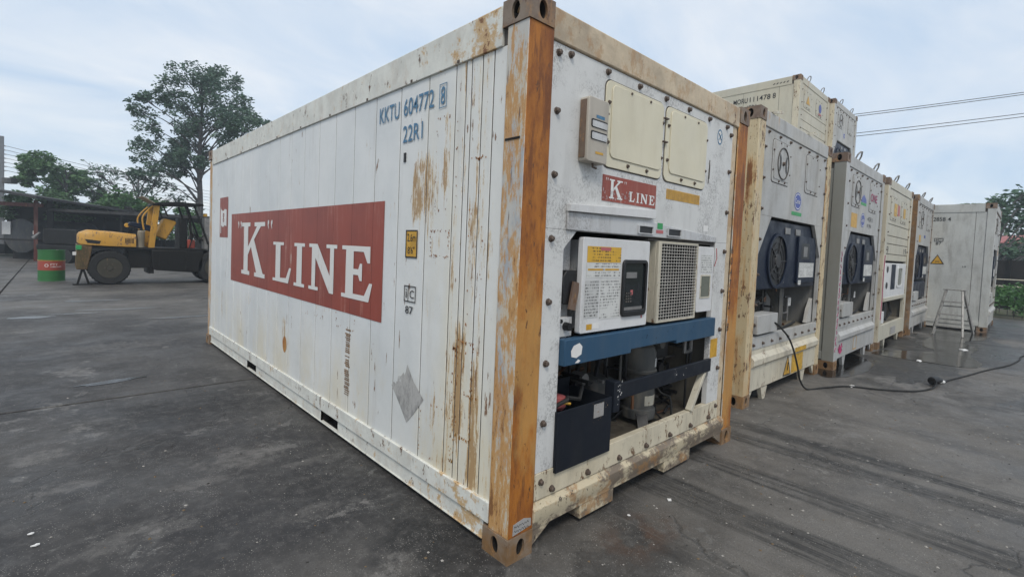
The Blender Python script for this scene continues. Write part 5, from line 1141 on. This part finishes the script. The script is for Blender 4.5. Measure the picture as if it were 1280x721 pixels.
hd = loftx([(-1.10, hs(1.13, 1.36, .12, Wt - .12, .10)), (-1.06, hs(1.10, 1.42, .04, Wt - .04, .12)), (-.90, hs(1.08, 1.495, .0, Wt, .13)), (-.4, hs(1.06, 1.475, .0, Wt, .12)), (.15, hs(1.055, 1.42, .0, Wt, .10))]).build('engine_hood', 'tyellow', P, .01)
MB().prism([(-.96, 1.24), (-.62, 1.20), (-.66, 1.12), (-.90, 1.14)], 'xz', -.006, -.001).build('hood_vent', 'black', hd, smooth=False)
mb = MB()
for i in range(7): mb.box((-.1 + i * .03, -.004, 1.16), (-.085 + i * .03, .0, 1.30))
mb.build('hood_louvre', 'tblack', hd)
MB().prism([(-1.13, .42), (-.90, .42), (-.84, .75), (-.80, 1.06), (-1.12, 1.10)], 'xz', .02, Wt - .02).build('counterweight', 'cwt', P, .02)
MB().box((-1.14, .0, .95), (-1.02, .06, 1.07)).build('tail_light', 'green', P, .01)
MB().box((-1.2, .1, .80), (-1.13, .4, .88)).build('number_plate', 'white_letter', P)
MB().prism([(-.86, .98), (-.80, .99), (1.9, .99), (1.9, 1.05), (-.88, 1.05)], 'xz', .03, Wt - .03).build('chassis_deck', 'tblack', P, .006)
MB().prism([(.02, .46), (.45, .46), (.45, .30), (.58, .30), (.58, .44), (.5, .98), (-.05, .98)], 'xz', .12, Wt - .12).build('frame_bracket', 'tblack', P)
MB().prism([(.52, .45), (.62, .40), (1.75, .32), (1.80, .5), (1.80, .985), (.50, .985)], 'xz', .0, Wt).build('side_tank', 'tblack', P, .025)
MB().prism([(.70, .95), (.95, .97), (.9, .60), (.68, .55)], 'xz', -.02, .0).build('step_plate', 'tblack', P)
MB().box((1.35, -.03, .42), (1.44, .0, .95)).build('tank_strap', 'tblack', P)
MB().prism([(1.79, .20), (2.5, .15), (2.7, 1.3), (1.95, 1.3)], 'xz', .1, Wt - .1).build('front_frame', 'tblack', P, .02)
def wheel(x, y0, y1, rr):
    o = MB().lathe([(rr * .58, y0 + .03), (rr * .62, y0), (rr * .93, y0), (rr, y0 + .05), (rr, y1 - .05), (rr * .93, y1), (rr * .6, y1)], (x, 0, rr), 40, 'y').build('wheel', 'blackrub', P)
    MB().lathe([(rr * .60, y0 + .012), (rr * .57, y0 + .02), (rr * .50, y0 + .06), (rr * .30, y0 + .07), (rr * .28, y0 + .03), (rr * .16, y0 + .03), (rr * .14, y0 - .01), (.01, y0 - .01)], (x, 0, rr), 32, 'y').build('rim', 'rimm', o)
    for i in range(6): a = i * pi / 3; MB().cone((x + rr * .23 * cos(a), y0 + .03, rr + rr * .23 * sin(a)), (x + rr * .23 * cos(a), y0, rr + rr * .23 * sin(a)), .016, .016, 6).build('wheel_nut', 'bolt', o)
    mb = MB()
    for i in range(30):
        a = i * 2 * pi / 30; mb.beam((x + (rr + .003) * cos(a), y0 + .02, rr + (rr + .003) * sin(a)), (x + (rr + .003) * cos(a + .07), (y0 + y1) / 2, rr + (rr + .003) * sin(a + .07)), .02, .016, (cos(a), 0, sin(a)))
    struct(mb.build('tyre_lugs', 'blackrub', o), 'stuff')
wheel(-.43, .0, .28, .468); wheel(-.43, Wt - .28, Wt, .468); wheel(2.15, .0, .30, .50); wheel(2.15, Wt - .3, Wt, .50)
for x0, x1 in ((-1.0, -1.10), (-.99, -.87)): MB().beam((x0, .12, .45), (x1, .12, .03), .06, .05).build('jack_stand_leg', 'tblack', P)
MB().box((-1.2, .05, .0), (-.8, .2, .03)).build('jack_stand_base', 'tblack', P)
MB().lathe([(.08, 1.05), (.08, 1.28), (.09, 1.3), (.09, 1.5), (.07, 1.53)], (.27, .1, 0), 20).build('air_filter', 'canister', P)
for y_ in (.04, Wt - .12):
    MB().prism([(.43, 1.05), (.58, 1.05), (.70, 2.27), (.56, 2.27)], 'xz', y_, y_ + .08).build('roof_pillar', 'tyellow', P, .006)
    MB().tube(spline([(.33, y_ + .04, 1.56), (.30, y_ + .04, 1.75), (.30, y_ + .04, 1.92), (.40, y_ + .04, 2.1), (.54, y_ + .04, 2.26)]), .022, 8).build('pillar_brace', 'tyellow', P)
    MB().tube([(.77, y_ + .04, 2.30), (.90, y_ + .04, 1.98)], .02, 6).build('roof_brace', 'tblack', P)
    MB().tube([(1.33, y_ + .04, 2.33), (1.45, y_ + .04, 1.95), (1.5, y_ + .04, 1.3)], .028, 6).build('roof_post', 'tblack', P)
    MB().tube([(1.56, y_ + .04, 2.36), (1.95, y_ + .04, 1.2)], .03, 6).build('roof_post', 'tblack', P)
MB().prism([(.52, 2.28), (.56, 2.36), (1.1, 2.42), (1.78, 2.42), (1.80, 2.36), (1.2, 2.33)], 'xz', -.02, Wt + .02).build('roof_canopy', 'tblack', P, .006)
MB().beam((.26, .3, 2.50), (.56, .3, 2.33), .9, .02).build('roof_visor', 'canister', P)
o = MB().prism([(.62, 1.40), (.89, 1.29), (1.14, 1.80), (1.12, 1.85), (.86, 1.92), (.82, 1.89)], 'xz', .25, .75).build('tilted_tank', 'tyellow', P, .03)
MB().prism([(.45, 1.54), (.62, 1.50), (.62, 1.60), (.50, 1.70), (.05, 1.78), (-.02, 1.66)], 'xz', .45, .8).build('seat', 'navy', P, .03)
MB().lathe([(.055, 0), (.06, .02), (.06, .1), (.02, .12)], (-.02, .5, 1.67), 14, 'y').build('work_lamp', 'yellowplain', P)
MB().box((1.22, .2, 1.05), (1.40, Wt - .2, 1.95)).build('dashboard', 'tblack', P, .02)
MB().box((1.42, .2, 1.06), (1.62, .6, 1.32)).build('red_valve_block', 'drumred', P, .02)
for i in range(6): MB().tube(spline([(1.5 + random.uniform(-.1, .1), .15 + i * .12, 1.05), (1.6, .2 + i * .1, 1.5), (1.75 + random.uniform(-.1, .2), .2 + i * .1, 1.3), (2.0, .3, 1.6)]), .016, 6).build('hose', 'blackrub', P)
MB().lathe([(.15, 0), (.165, .012), (.15, .024)], (.86, .62, 2.0), 20).mesh('x', 'black')
for i in range(4): MB().tube([(1.45 + .05 * i, .3, 1.4), (1.40 + .05 * i, .3, 1.75)], .01, 6).build('lever', 'steel', P)
MB().box((1.85, .1, 1.0), (2.05, .5, 2.0)).build('mast_channel', 'steel', P, .01)
MB().cone((1.88, .2, 2.05), (1.88, .2, 2.14), .06, .05, 12).build('beacon', 'yellowplain', P)

# ------------------------------------------------------------ left background: shed, tank, low roof
MT['dark'] = plain('dark timber', (0.016, 0.014, 0.013), 0.9, var=0.4, sc=3); MT['redpost'] = paint('red post', (0.12, 0.035, 0.028), rust=0.3, dirt=0.5, yellow=0)
MT['tank'] = paint('grey tank', (0.075, 0.08, 0.085), rust=0.1, dirt=0.5, yellow=0); MT['roofm'] = plain('grey roof sheet', (0.030, 0.029, 0.029), 0.7, var=0.4, sc=2)
dR = Vector((.7375, -.6741, 0)); dF = Vector((.6759, .7370, 0))
def bg(px, d):       # point px metres along the yard's diagonal from the shed's corner, d metres deeper
    return Vector((-2.2, 29.0, 0)) + dR * px + dF * d
P = thing('open_shed', 'dark open-sided shed with a sloping roof and red posts at the left edge', 'shed', bg(0, 0))
def lb(a, b, w, h, nm, m, P=P, up=(0, 0, 1)): return MB().beam(Vector(a), Vector(b), w, h, up).build(nm, m, P)
q = lambda px, d, z: tuple(dR * px + dF * d + Vector((0, 0, z)))
mb = MB(); n = 14
for i in range(n):
    x0, x1 = -7 + i * (8 / n), -7 + (i + 1) * (8 / n) - .02
    za, zb = 2.86 + (1 - x0) * .125, 2.86 + (1 - x1) * .125
    MB().add([q(x0, -1, za), q(x1, -1, zb), q(x1, 6, zb - .3), q(x0, 6, za - .3), q(x0, -1, za - .10), q(x1, -1, zb - .10), q(x1, 6, zb - .40), q(x0, 6, za - .40)], [(0, 1, 2, 3), (7, 6, 5, 4), (0, 4, 5, 1), (1, 5, 6, 2), (2, 6, 7, 3), (3, 7, 4, 0)]).build('roof_sheet', 'roofm', P)
for x in (-4.5, 0): lb(q(x, 0, 0), q(x, 0, 2.75), .14, .14, 'post', 'redpost')
for x in (-4.5, 0, .35): lb(q(x, 5.5, 0), q(x, 5.5, 2.9), .14, .14, 'post', 'dark')
lb(q(.35, .3, 0), q(.35, .3, 2.8), .2, .2, 'post', 'dark')
lb(q(-7, 0, 2.58), q(.3, 0, 2.52), .12, .16, 'beam', 'redpost')
for z in (1.6, 2.1): lb(q(-7, 5.4, z), q(.3, 5.4, z), .06, .1, 'beam', 'dark')
lb(q(-7, .2, .95), q(.3, .2, .92), .05, .08, 'beam', 'dark')
MB().add([q(-7, 5.6, 0), q(.4, 5.6, 0), q(.4, 5.6, 2.9), q(-7, 5.6, 2.9), q(-7, 5.68, 0), q(.4, 5.68, 0), q(.4, 5.68, 2.9), q(-7, 5.68, 2.9)], [(0, 1, 2, 3), (7, 6, 5, 4), (0, 4, 5, 1), (1, 5, 6, 2), (2, 6, 7, 3), (3, 7, 4, 0)]).build('back_wall', 'dark', P)
for k in range(5): lb(q(-6.5 + k * 1.4, 4.4, .3), q(-5.6 + k * 1.4, 4.4, .3), .6, .5 + .2 * (k % 3), 'stored_crate', 'dark')
MB().prism([(0, 0), (.1, 0), (.1, .16), (0, .16)], 'xz', 0, .01).build('post_sign', 'white_letter', P, loc=tuple(dR * -.05 + dF * -.09 + Vector((0, 0, 1.2))))
P = thing('storage_tank', 'large grey cylindrical tank lying under the open shed at the left edge', 'tank', bg(-1.45, .8))
mb = MB(); mb.lathe([(.2, -.12), (.72, -.04), (.80, 0), (.80, 3.6), (.72, 3.64), (.2, 3.7)], (0, 0, 1.1), 36, 'y'); aa = math.atan2(-dF.x, dF.y)
aa = math.atan2(dF.y, dF.x) - pi / 2
mb.v = [(x * cos(aa) - y * sin(aa), x * sin(aa) + y * cos(aa), z) for x, y, z in mb.v]; mb.build('tank_shell', 'tank', P)
for ya in (.3, 2.8): mb = MB(); mb.box((-.7, ya, 0), (.7, ya + .2, .6)); mb.v = [(x * cos(aa) - y * sin(aa), x * sin(aa) + y * cos(aa), z) for x, y, z in mb.v]; mb.build('tank_cradle', 'dark', P)
mb = MB(); mb.box((-.75, -.16, 1.15), (-.35, -.125, 1.75)); mb.v = [(x * cos(aa) - y * sin(aa), x * sin(aa) + y * cos(aa), z) for x, y, z in mb.v]; mb.build('tank_plate', 'white_letter', P)
# long low roof on posts behind
P = thing('lean_to_shelter', 'long low dark roof on thin posts running behind the yellow truck', 'shelter', bg(.3, .8))
for i in range(9):
    x0 = -.2 + i * 1.05; x1 = x0 + 1.03; z0, z1 = 2.42 - x0 * .01, 2.42 - x1 * .01
    MB().add([q(x0, -.6, z0 - .13), q(x1, -.6, z1 - .13), q(x1, 3, z1 - .25), q(x0, 3, z0 - .25), q(x0, -.6, z0), q(x1, -.6, z1), q(x1, 3, z1 - .15), q(x0, 3, z0 - .15)], [(0, 1, 2, 3), (7, 6, 5, 4), (0, 4, 5, 1), (1, 5, 6, 2), (2, 6, 7, 3), (3, 7, 4, 0)]).build('roof_sheet', 'roofm', P)
for x in (0, 3.2, 6.2, 9): MB().cone(q(x, -.3, 0), q(x, -.3, 2.32), .05, .05, 8).build('post', 'dark', P); MB().cone(q(x, 2.6, 0), q(x, 2.6, 2.5), .05, .05, 8).build('post', 'dark', P)
P = thing('black_trailer', 'low black flatbed stacked with dark machinery beyond the green drum', 'trailer', bg(.95, -.8))
for a, b, z0, z1, nm in ((-.2, 3.2, .55, .80, 'bed'), (.1, 1.6, .80, 1.5, 'machine_casing'), (1.7, 3.0, .80, 1.2, 'machine_casing')):
    MB().add([q(a, 0, z0), q(b, 0, z0), q(b, 1.4, z0), q(a, 1.4, z0), q(a, 0, z1), q(b, 0, z1), q(b, 1.4, z1), q(a, 1.4, z1)], [(0, 3, 2, 1), (4, 5, 6, 7), (0, 1, 5, 4), (1, 2, 6, 5), (2, 3, 7, 6), (3, 0, 4, 7)]).build(nm, 'tblack', P, .06)
for x in (.3, 1.1, 2.6): MB().cone(q(x, .0, .3), q(x, .25, .3), .3, .3, 20).build('wheel', 'blackrub', P)
MB().cone(q(-.45, .2, 1.05), q(-.2, .2, 1.30), .10, .04, 10).build('exhaust_pipe', 'steel', P)
# retaining wall and back fence on the left
P = thing('boundary_wall', 'dark low wall closing the yard behind the shed and truck', 'wall', bg(0, 7))
for i in range(26):
    x0 = -12 + i * 1.6
    MB().add([q(x0, 0, 0), q(x0 + 1.58, 0, 0), q(x0 + 1.58, .15, 0), q(x0, .15, 0), q(x0, 0, 1.1), q(x0 + 1.58, 0, 1.1), q(x0 + 1.58, .15, 1.1), q(x0, .15, 1.1)], [(0, 3, 2, 1), (4, 5, 6, 7), (0, 1, 5, 4), (1, 2, 6, 5), (2, 3, 7, 6), (3, 0, 4, 7)]).build('wall_panel', 'dark', P)

# utility poles and wires
MT['polem'] = plain('grey concrete pole', (0.20, 0.21, 0.23), 0.8)
MT['wire'] = plain('dark wire', (0.03, 0.03, 0.035), 0.6, bump=0)
p1 = Vector((-3.85, 38.9, 0)); p2 = Vector((26, 58, 0))
P = thing('utility_pole', 'grey utility pole with a lamp box at the left edge of the yard', 'utility pole', p1)
MB().box((-.11, -.11, 0), (.11, .11, 6.7)).build('pole', 'polem', P, .02)
for k in range(7): MB().cone((.1, 0, 4.75 + k * .235), (.22, 0, 4.75 + k * .235), .035, .03, 8).build('insulator', 'white_letter', P)
MB().add([tuple(dR * x + dF * y + Vector((0, 0, z))) for z in (4.0, 4.32) for x, y in ((.2, -.2), (.75, -.2), (.75, .2), (.2, .2))], [(0, 1, 2, 3), (7, 6, 5, 4), (0, 4, 5, 1), (1, 5, 6, 2), (2, 6, 7, 3), (3, 7, 4, 0)]).build('lamp_box', 'tank', P, .02)
P = thing('utility_pole', 'distant utility pole hidden behind the trees, carrying the seven wires', 'utility pole', p2)
MB().box((-.12, -.12, 0), (.12, .12, 7)).build('pole', 'polem', P, .02)
W1 = 'parallel wires strung from the pole at the left edge'
for k in range(7):
    a = Vector((p1.x + .22, p1.y, 4.75 + k * .235)); b = Vector((p2.x, p2.y, 4.3 + k * .30))
    pts = [a.lerp(b, t / 12) - Vector((0, 0, .9 * 4 * (t / 12) * (1 - t / 12))) for t in range(13)]
    o = MB().tube(pts, .014, 4).build('overhead_wire', 'wire'); tag(o, ('lowest', 'second lowest', 'third lowest', 'middle', 'third highest', 'second highest', 'topmost')[k] + ' of the seven parallel wires running right from the left-edge pole', 'wire', W1)
for k, (a, b, lab) in enumerate((((40, 20, 12.35), (58, -8, 16.2), 'uppermost'), ((40, 20, 12.15), (58, -8, 16.05), 'second from top'), ((40, 20, 10.85), (58, -8, 14.55), 'third from top'), ((40, 20, 10.6), (58, -8, 14.3), 'lowest'))):
    a, b = Vector(a), Vector(b)
    pts = [a.lerp(b, t / 10) - Vector((0, 0, .25 * 4 * (t / 10) * (1 - t / 10))) for t in range(11)]
    o = MB().tube(pts, .030, 4).build('power_line', 'wire'); tag(o, lab + ' of the four black power lines crossing the sky at the upper right', 'power line', 'power lines at the upper right')

# ------------------------------------------------------------ trees
def leafmat(name, a, b, sc=1.2):
    k = NT(name)
    c = k.mix(k.ramp(k.noise(sc, 4), 0.38, 0.62), a, b); c = k.mix(k.math('MULTIPLY', k.ramp(k.noise(9, 2), 0.4, 0.65), 0.4), c, tuple(v * 1.5 for v in b))
    k.fin(c, 0.55)
    tr = k.n('ShaderNodeBsdfTranslucent'); k.l(c, tr.inputs[0]); mx = k.n('ShaderNodeMixShader'); mx.inputs[0].default_value = .25
    k.l(k.b.outputs[0], mx.inputs[1]); k.l(tr.outputs[0], mx.inputs[2]); k.l(mx.outputs[0], k.out.inputs[0]); return k.m
MT['leafdark_hazed'] = leafmat('dark leaves paled for haze', (0.055, 0.105, 0.075), (0.090, 0.155, 0.100))  # greens paled and blued in the colour for distance haze
MT['leafgreen'] = leafmat('green leaves', (0.065, 0.135, 0.055), (0.105, 0.20, 0.08))  # green also lightened in the colour for the hazy distance
MT['leafmid'] = leafmat('mid green leaves', (0.045, 0.10, 0.055), (0.07, 0.14, 0.075))
MT['leafbush'] = leafmat('bush leaves', (0.035, 0.10, 0.025), (0.065, 0.16, 0.04))
MT['bark'] = plain('grey bark', (0.085, 0.080, 0.080), 0.9, var=0.4, sc=6, bump=.4)
def leaves(mb, c, rad, n, size, flat=.7, asp=.5):
    c = Vector(c)
    for _ in range(n):
        d = Vector((random.gauss(0, 1), random.gauss(0, 1), random.gauss(0, 1))); d.normalize(); rr = rad * random.random() ** .45
        p = c + Vector((d.x * rr, d.y * rr, d.z * rr * flat))
        a = Vector((random.uniform(-1, 1), random.uniform(-1, 1), random.uniform(-.6, .3))).normalized(); b = a.cross(Vector((random.uniform(-1, 1), random.uniform(-1, 1), random.uniform(-1, 1)))).normalized()
        s = size * random.uniform(.6, 1.3)
        mb.add([p, p + a * s * .5 + b * s * asp * .5, p + a * s, p + a * s * .5 - b * s * asp * .5], [(0, 1, 2, 3)])
def tree(name, lab, base, h, clusters, leafm, nleaf, size, r0=.16, forks=None, group=None, flat=.7):
    """clusters: (s, d, z, radius) s along the yard diagonal, d depth"""
    P = thing(name, lab, 'tree', base, 0, group)
    mb = MB(); top = Vector((0, 0, h))
    trunk = [Vector((0, 0, 0)), Vector((.04, .02, h * .3)), Vector((-.05, .03, h * .55)), Vector((.05, -.02, h * .8)), top]
    mb.tube(spline(trunk, 4), r0, 8, rads=[r0 * (1 - .8 * i / 16) for i in range(17)])
    mb.build('trunk', 'bark', P)
    mb = MB(); cr = MB()
    for s, d, z, rd in clusters:
        s += random.uniform(-.15, .15); z += random.uniform(-.2, .2); rd *= random.uniform(.75, 1.15)
        c = dR * s + dF * d + Vector((0, 0, z)); z0 = max(h * .30, z - abs(s) * .55 - rd - .3); st = Vector((0, 0, min(z0, h * .9)))
        mid = st.lerp(c, .5) + Vector((random.uniform(-.3, .3), random.uniform(-.3, .3), random.uniform(.0, .5)))
        mb.tube(spline([st, mid, c], 4), .04, 5, rads=[.045 * (1 - .85 * i / 8) + .005 for i in range(9)])
        for _ in range(9):
            e = c + Vector((random.uniform(-1, 1), random.uniform(-1, 1), random.uniform(-.8, .9))) * rd * 1.1
            mb.tube([c.lerp(st, .25), (c + e) / 2 + Vector((0, 0, .05)), e], .012, 4)
            leaves(cr, e, rd * .38, int(nleaf * .07), size, .8)
        leaves(cr, c, rd, int(nleaf * .35), size, .9)
    mb.build('branches', 'bark', P); cr.build('crown', leafm, P, smooth=False, fix=False)
    return P
K = 30 / 607.9
def cl(px, py, rr, d=None, x0=252, y0=250, z0=3.65):
    rr *= 1.08 # sketch units of the crown outline -> metres
    s = (px - x0) * K * .985; return (s, random.uniform(-1.8, 1.8) if d is None else d, z0 + (y0 - py) * K * .99 + s * .035, rr * K)
big = [(a_ * .90 + .72, b_, c_ * .985 - .25, d_) for a_, b_, c_, d_ in [cl(*a) for a in [(246, 88, 14), (232, 98, 14), (256, 98, 15), (270, 108, 12), (222, 112, 14), (243, 115, 17), (264, 122, 16), (282, 126, 11), (190, 116, 13), (204, 124, 13), (182, 124, 8), (216, 134, 15), (236, 138, 15), (258, 140, 16), (280, 142, 13), (292, 150, 12), (308, 146, 12), (322, 148, 11), (330, 153, 7), (304, 160, 10), (182, 152, 12), (196, 146, 13), (212, 155, 14), (232, 158, 13), (274, 158, 12), (176, 166, 9), (190, 168, 13), (207, 174, 13), (224, 178, 10), (184, 184, 11), (200, 190, 11), (174, 190, 8), (214, 196, 9), (285, 172, 9), (268, 180, 8), (180, 204, 9), (196, 207, 8), (236, 192, 6), (228, 92, 12), (263, 90, 13), (246, 80, 9), (281, 112, 12), (208, 112, 12), (294, 132, 11), (250, 200, 7), (168, 178, 9), (172, 140, 8), (215, 205, 9), (178, 215, 7)]]]
tree('tall_tree', 'tall dark tree with a broad airy crown rising behind the near container at left', (5.03, 33.4, 0), 11.0, big, 'leafdark_hazed', 460, .19, .20)
# thin, pale leafy tree behind
thin = [(a_, b_, c_ - .55, d_) for a_, b_, c_, d_ in [cl(*a, x0=190) for a in [(112, 212, 9), (125, 206, 9), (140, 214, 9), (152, 208, 9), (165, 216, 10), (178, 210, 9), (192, 218, 10), (205, 212, 9), (218, 220, 9), (230, 216, 8), (160, 230, 10), (176, 232, 10), (194, 234, 10), (210, 232, 9), (226, 236, 9), (240, 228, 8), (148, 226, 8), (185, 224, 8), (215, 242, 8), (240, 243, 7), (130, 222, 8)]]]
tree('thin_tree', 'thin pale tree of loose drooping twigs between the bushy trees and the tall tree', (2.2, 36.0, 0), 5.2, thin, 'leafdark_hazed', 60, .20, .10)
b1 = [(a_ + .1, b_, c_ - 1.15, d_ * .95) for a_, b_, c_, d_ in [cl(*a, x0=105) for a in [(60, 205, 10), (52, 212, 8), (70, 198, 9), (80, 194, 9), (92, 200, 11), (104, 200, 9), (74, 215, 13), (92, 218, 14), (110, 214, 12), (60, 228, 13), (80, 235, 14), (100, 235, 15), (120, 226, 12), (124, 240, 15), (138, 236, 11), (62, 248, 14), (84, 252, 15), (106, 252, 15), (128, 254, 14), (148, 250, 13), (40, 232, 9), (48, 245, 10), (110, 268, 14), (140, 270, 13), (165, 264, 12)]]]
tree('bushy_tree', 'bushy bright green tree above the sloping shed roof at left', (-1.1, 37.2, 0), 5.0, b1, 'leafgreen', 900, .20, .14)
b2 = [cl(*a, x0=170) for a in [(150, 262, 13), (168, 258, 12), (185, 262, 12), (160, 276, 13), (178, 275, 13), (200, 270, 12), (215, 278, 11), (140, 285, 12), (165, 290, 12), (190, 290, 12), (212, 292, 12), (228, 276, 10), (236, 290, 10), (90, 285, 12), (110, 290, 12), (70, 290, 10)]]
tree('shrub_tree', 'low dark green undergrowth tree seen under the shelter roof behind the truck', (2.0, 34.4, 0), 3.4, b2, 'leafbush', 380, .26, .10)
# right side trees
rt = [(a_ + .7, b_, c_ - .1, d_ * .85) for a_, b_, c_, d_ in [(-.9, 0, 4.35, .55), (-.3, .4, 4.9, .6), (.4, .2, 5.2, .75), (1.1, .3, 5.3, .8), (-.6, .2, 3.6, .5), (.0, .1, 3.9, .7), (.8, 0, 4.3, .8), (1.6, .3, 4.5, .9), (.2, .3, 2.7, .6), (1.0, .1, 2.6, .8), (1.9, .3, 3.3, .9), (2.4, .2, 5.0, .9), (.3, .2, 1.7, .6), (1.3, .2, 1.6, .7), (2.5, .2, 2.2, .9), (-.3, .2, 2.2, .4)]]
tree('leafy_tree', 'leafy green tree growing beyond the black fence at the right edge', (34.0, -.3, 0), 4.6, rt, 'leafmid', 200, .26, .12)
P = thing('palm_tuft', 'small spiky palm top showing over the white container roof', 'plant', (33.2, .75, 0))
MB().tube([(0, 0, 0), (0, 0, 4.55)], .08, 8).build('trunk', 'bark', P)
for i in range(13):
    a = i * 2 * pi / 13; e = random.uniform(.75, 1.1)
    mb = MB(); pts = [Vector((cos(a) * t * e, sin(a) * t * e, 4.55 + .55 * t - .6 * t * t)) for t in (0, .33, .66, 1)]
    w = Vector((-sin(a), cos(a), 0)) * .07
    vs = []
    for j, p in enumerate(pts): ww = w * (1 - .25 * j); vs += [p - ww + Vector((0, 0, .03)), p, p + ww + Vector((0, 0, .03))]
    mb.add(vs, [(j * 3 + k, j * 3 + k + 1, j * 3 + k + 4, j * 3 + k + 3) for j in range(3) for k in (0, 1)]); mb.build('frond', 'leafgreen', P, fix=False)

# ------------------------------------------------------------ right background
P = thing('black_fence', 'black sheet fence beyond the containers at the right edge', 'fence', (24, 3, 0), radians(0))
for i in range(9):
    y0 = -14 + i * 2
    MB().box((0, y0, .0), (.05, y0 + 1.985, 1.76)).build('fence_sheet', 'dark', P); MB().box((-.08, y0 - .05, 0), (-.005, y0 + .03, 1.82)).build('fence_post', 'tblack', P)
P = thing('pipe_rail', 'pale horizontal pipe rail in front of the black fence at the right edge', 'railing', (22.6, 3, 0))
MB().cone((0, -14, .84), (0, 4, .84), .035, .035, 8).build('rail', 'cream2', P); MB().cone((0, -14, 1.08), (0, 4, 1.08), .018, .018, 8).build('rail', 'cream2', P)
for i in range(7): MB().cone((0, -13 + i * 2.6, 0), (0, -13 + i * 2.6, 1.1), .03, .03, 8).build('post', 'cream2', P)
P = thing('house', 'white house with a red roof glimpsed through the tree at the right edge', 'house', (46, -5.5, 0))
MB().box((0, 0, 0), (8, 9, 3.2)).build('wall', 'whitebox', P); MB().prism([(-.8, 3.16), (8.8, 3.16), (4, 3.9)], 'xz', -.6, 9.6).build('roof', 'drumred', P)
for yy in (1.5, 4.2, 7): MB().box((-.03, yy, 1.2), (.0, yy + 1, 2.6)).build('window', 'glass', P)
P = thing('low_shrubs', 'low green shrubs in front of the black fence at the right edge', 'shrub', (19.6, -1.2, 0))
mb = MB(); st = MB()
for i in range(70):
    x, y = random.uniform(-.6, 2.6), random.uniform(-4.6, 2.2); h = random.uniform(.25, .8); c = Vector((x, y, h))
    st.tube([Vector((x, y, 0)), c], .012, 4); leaves(mb, c, .42, 90, .15, .75)
struct(st.build('stems', 'bark', P), 'stuff'); mb.build('foliage', 'leafbush', P, smooth=False, fix=False)
P = thing('old_tyre', 'black tyre lying half hidden among the shrubs at the right edge', 'tyre', (18.5, -2.15, 0))
MB().lathe([(.19, .02), (.30, 0), (.34, .05), (.34, .17), (.30, .22), (.19, .20), (.18, .11)], (0, 0, 0), 28).build('tyre_ring', 'blackrub', P)
for i, (x, y, r_) in enumerate(((17.2, -1.9, .5), (17.9, -.9, .6), (19, -2.6, .5))):
    pass

grit = MB(); rnd = random.Random(5)
for _ in range(2600):
    x, y = rnd.uniform(-3.2, 7.5), rnd.uniform(-2.6, 7.5)
    if -.05 < x < 2.5 and y > -.02: continue
    if x < 0 and y > 6: continue
    if rnd.random() < .5: x = rnd.uniform(-1.9, 4.5); y = rnd.uniform(-1.6, 2.5)
    elif rnd.random() < .5: x = rnd.uniform(1, 8); y = rnd.uniform(-2.2, .4)
    if -.05 < x < 2.5 and y > -.02: continue
    w = rnd.choice((.0025, .004, .004, .006, .009)); a = rnd.uniform(0, 3.1); h = w * rnd.uniform(.3, .8)
    p = [(x + w * cos(a + k * 1.57) * rnd.uniform(.6, 1.3), y + w * sin(a + k * 1.57) * rnd.uniform(.6, 1.3), .0005) for k in range(4)]
    grit.cur = rnd.choice((0, 0, 1, 2)); grit.add(p + [(x, y, h)], [(0, 1, 4), (1, 2, 4), (2, 3, 4), (3, 0, 4)])
MT['gritpale'] = plain('pale grit', (0.34, 0.32, 0.29), 0.9); MT['gritdark'] = plain('dark grit', (0.03, 0.028, 0.025), 0.9); MT['leafdry'] = plain('dry leaf bits', (0.16, 0.11, 0.06), 0.9)
o = grit.build('grit', ['gritpale', 'gritdark', 'leafdry'], smooth=False); struct(o, 'stuff'); tag(o, 'fine grit, chips and dry leaf bits scattered over the concrete yard', 'grit')

# ------------------------------------------------------------ hazy air
hz = bpy.data.materials.new('hazy air'); hz.use_nodes = True; ht = hz.node_tree; ht.nodes.clear()
ho = ht.nodes.new('ShaderNodeOutputMaterial'); hv = ht.nodes.new('ShaderNodeVolumePrincipled'); ht.links.new(hv.outputs[0], ho.inputs['Volume'])
hv.inputs['Color'].default_value = (0.80, 0.90, 1.0, 1); hv.inputs['Density'].default_value = 0.0024
MT['haze'] = hz
o = MB().box((-60, -60, -1), (75, 90, 19)).build('haze', 'haze', smooth=False); struct(o, 'stuff'); tag(o, 'thin hazy air over the whole yard, paling the far trees and sheds', 'haze')
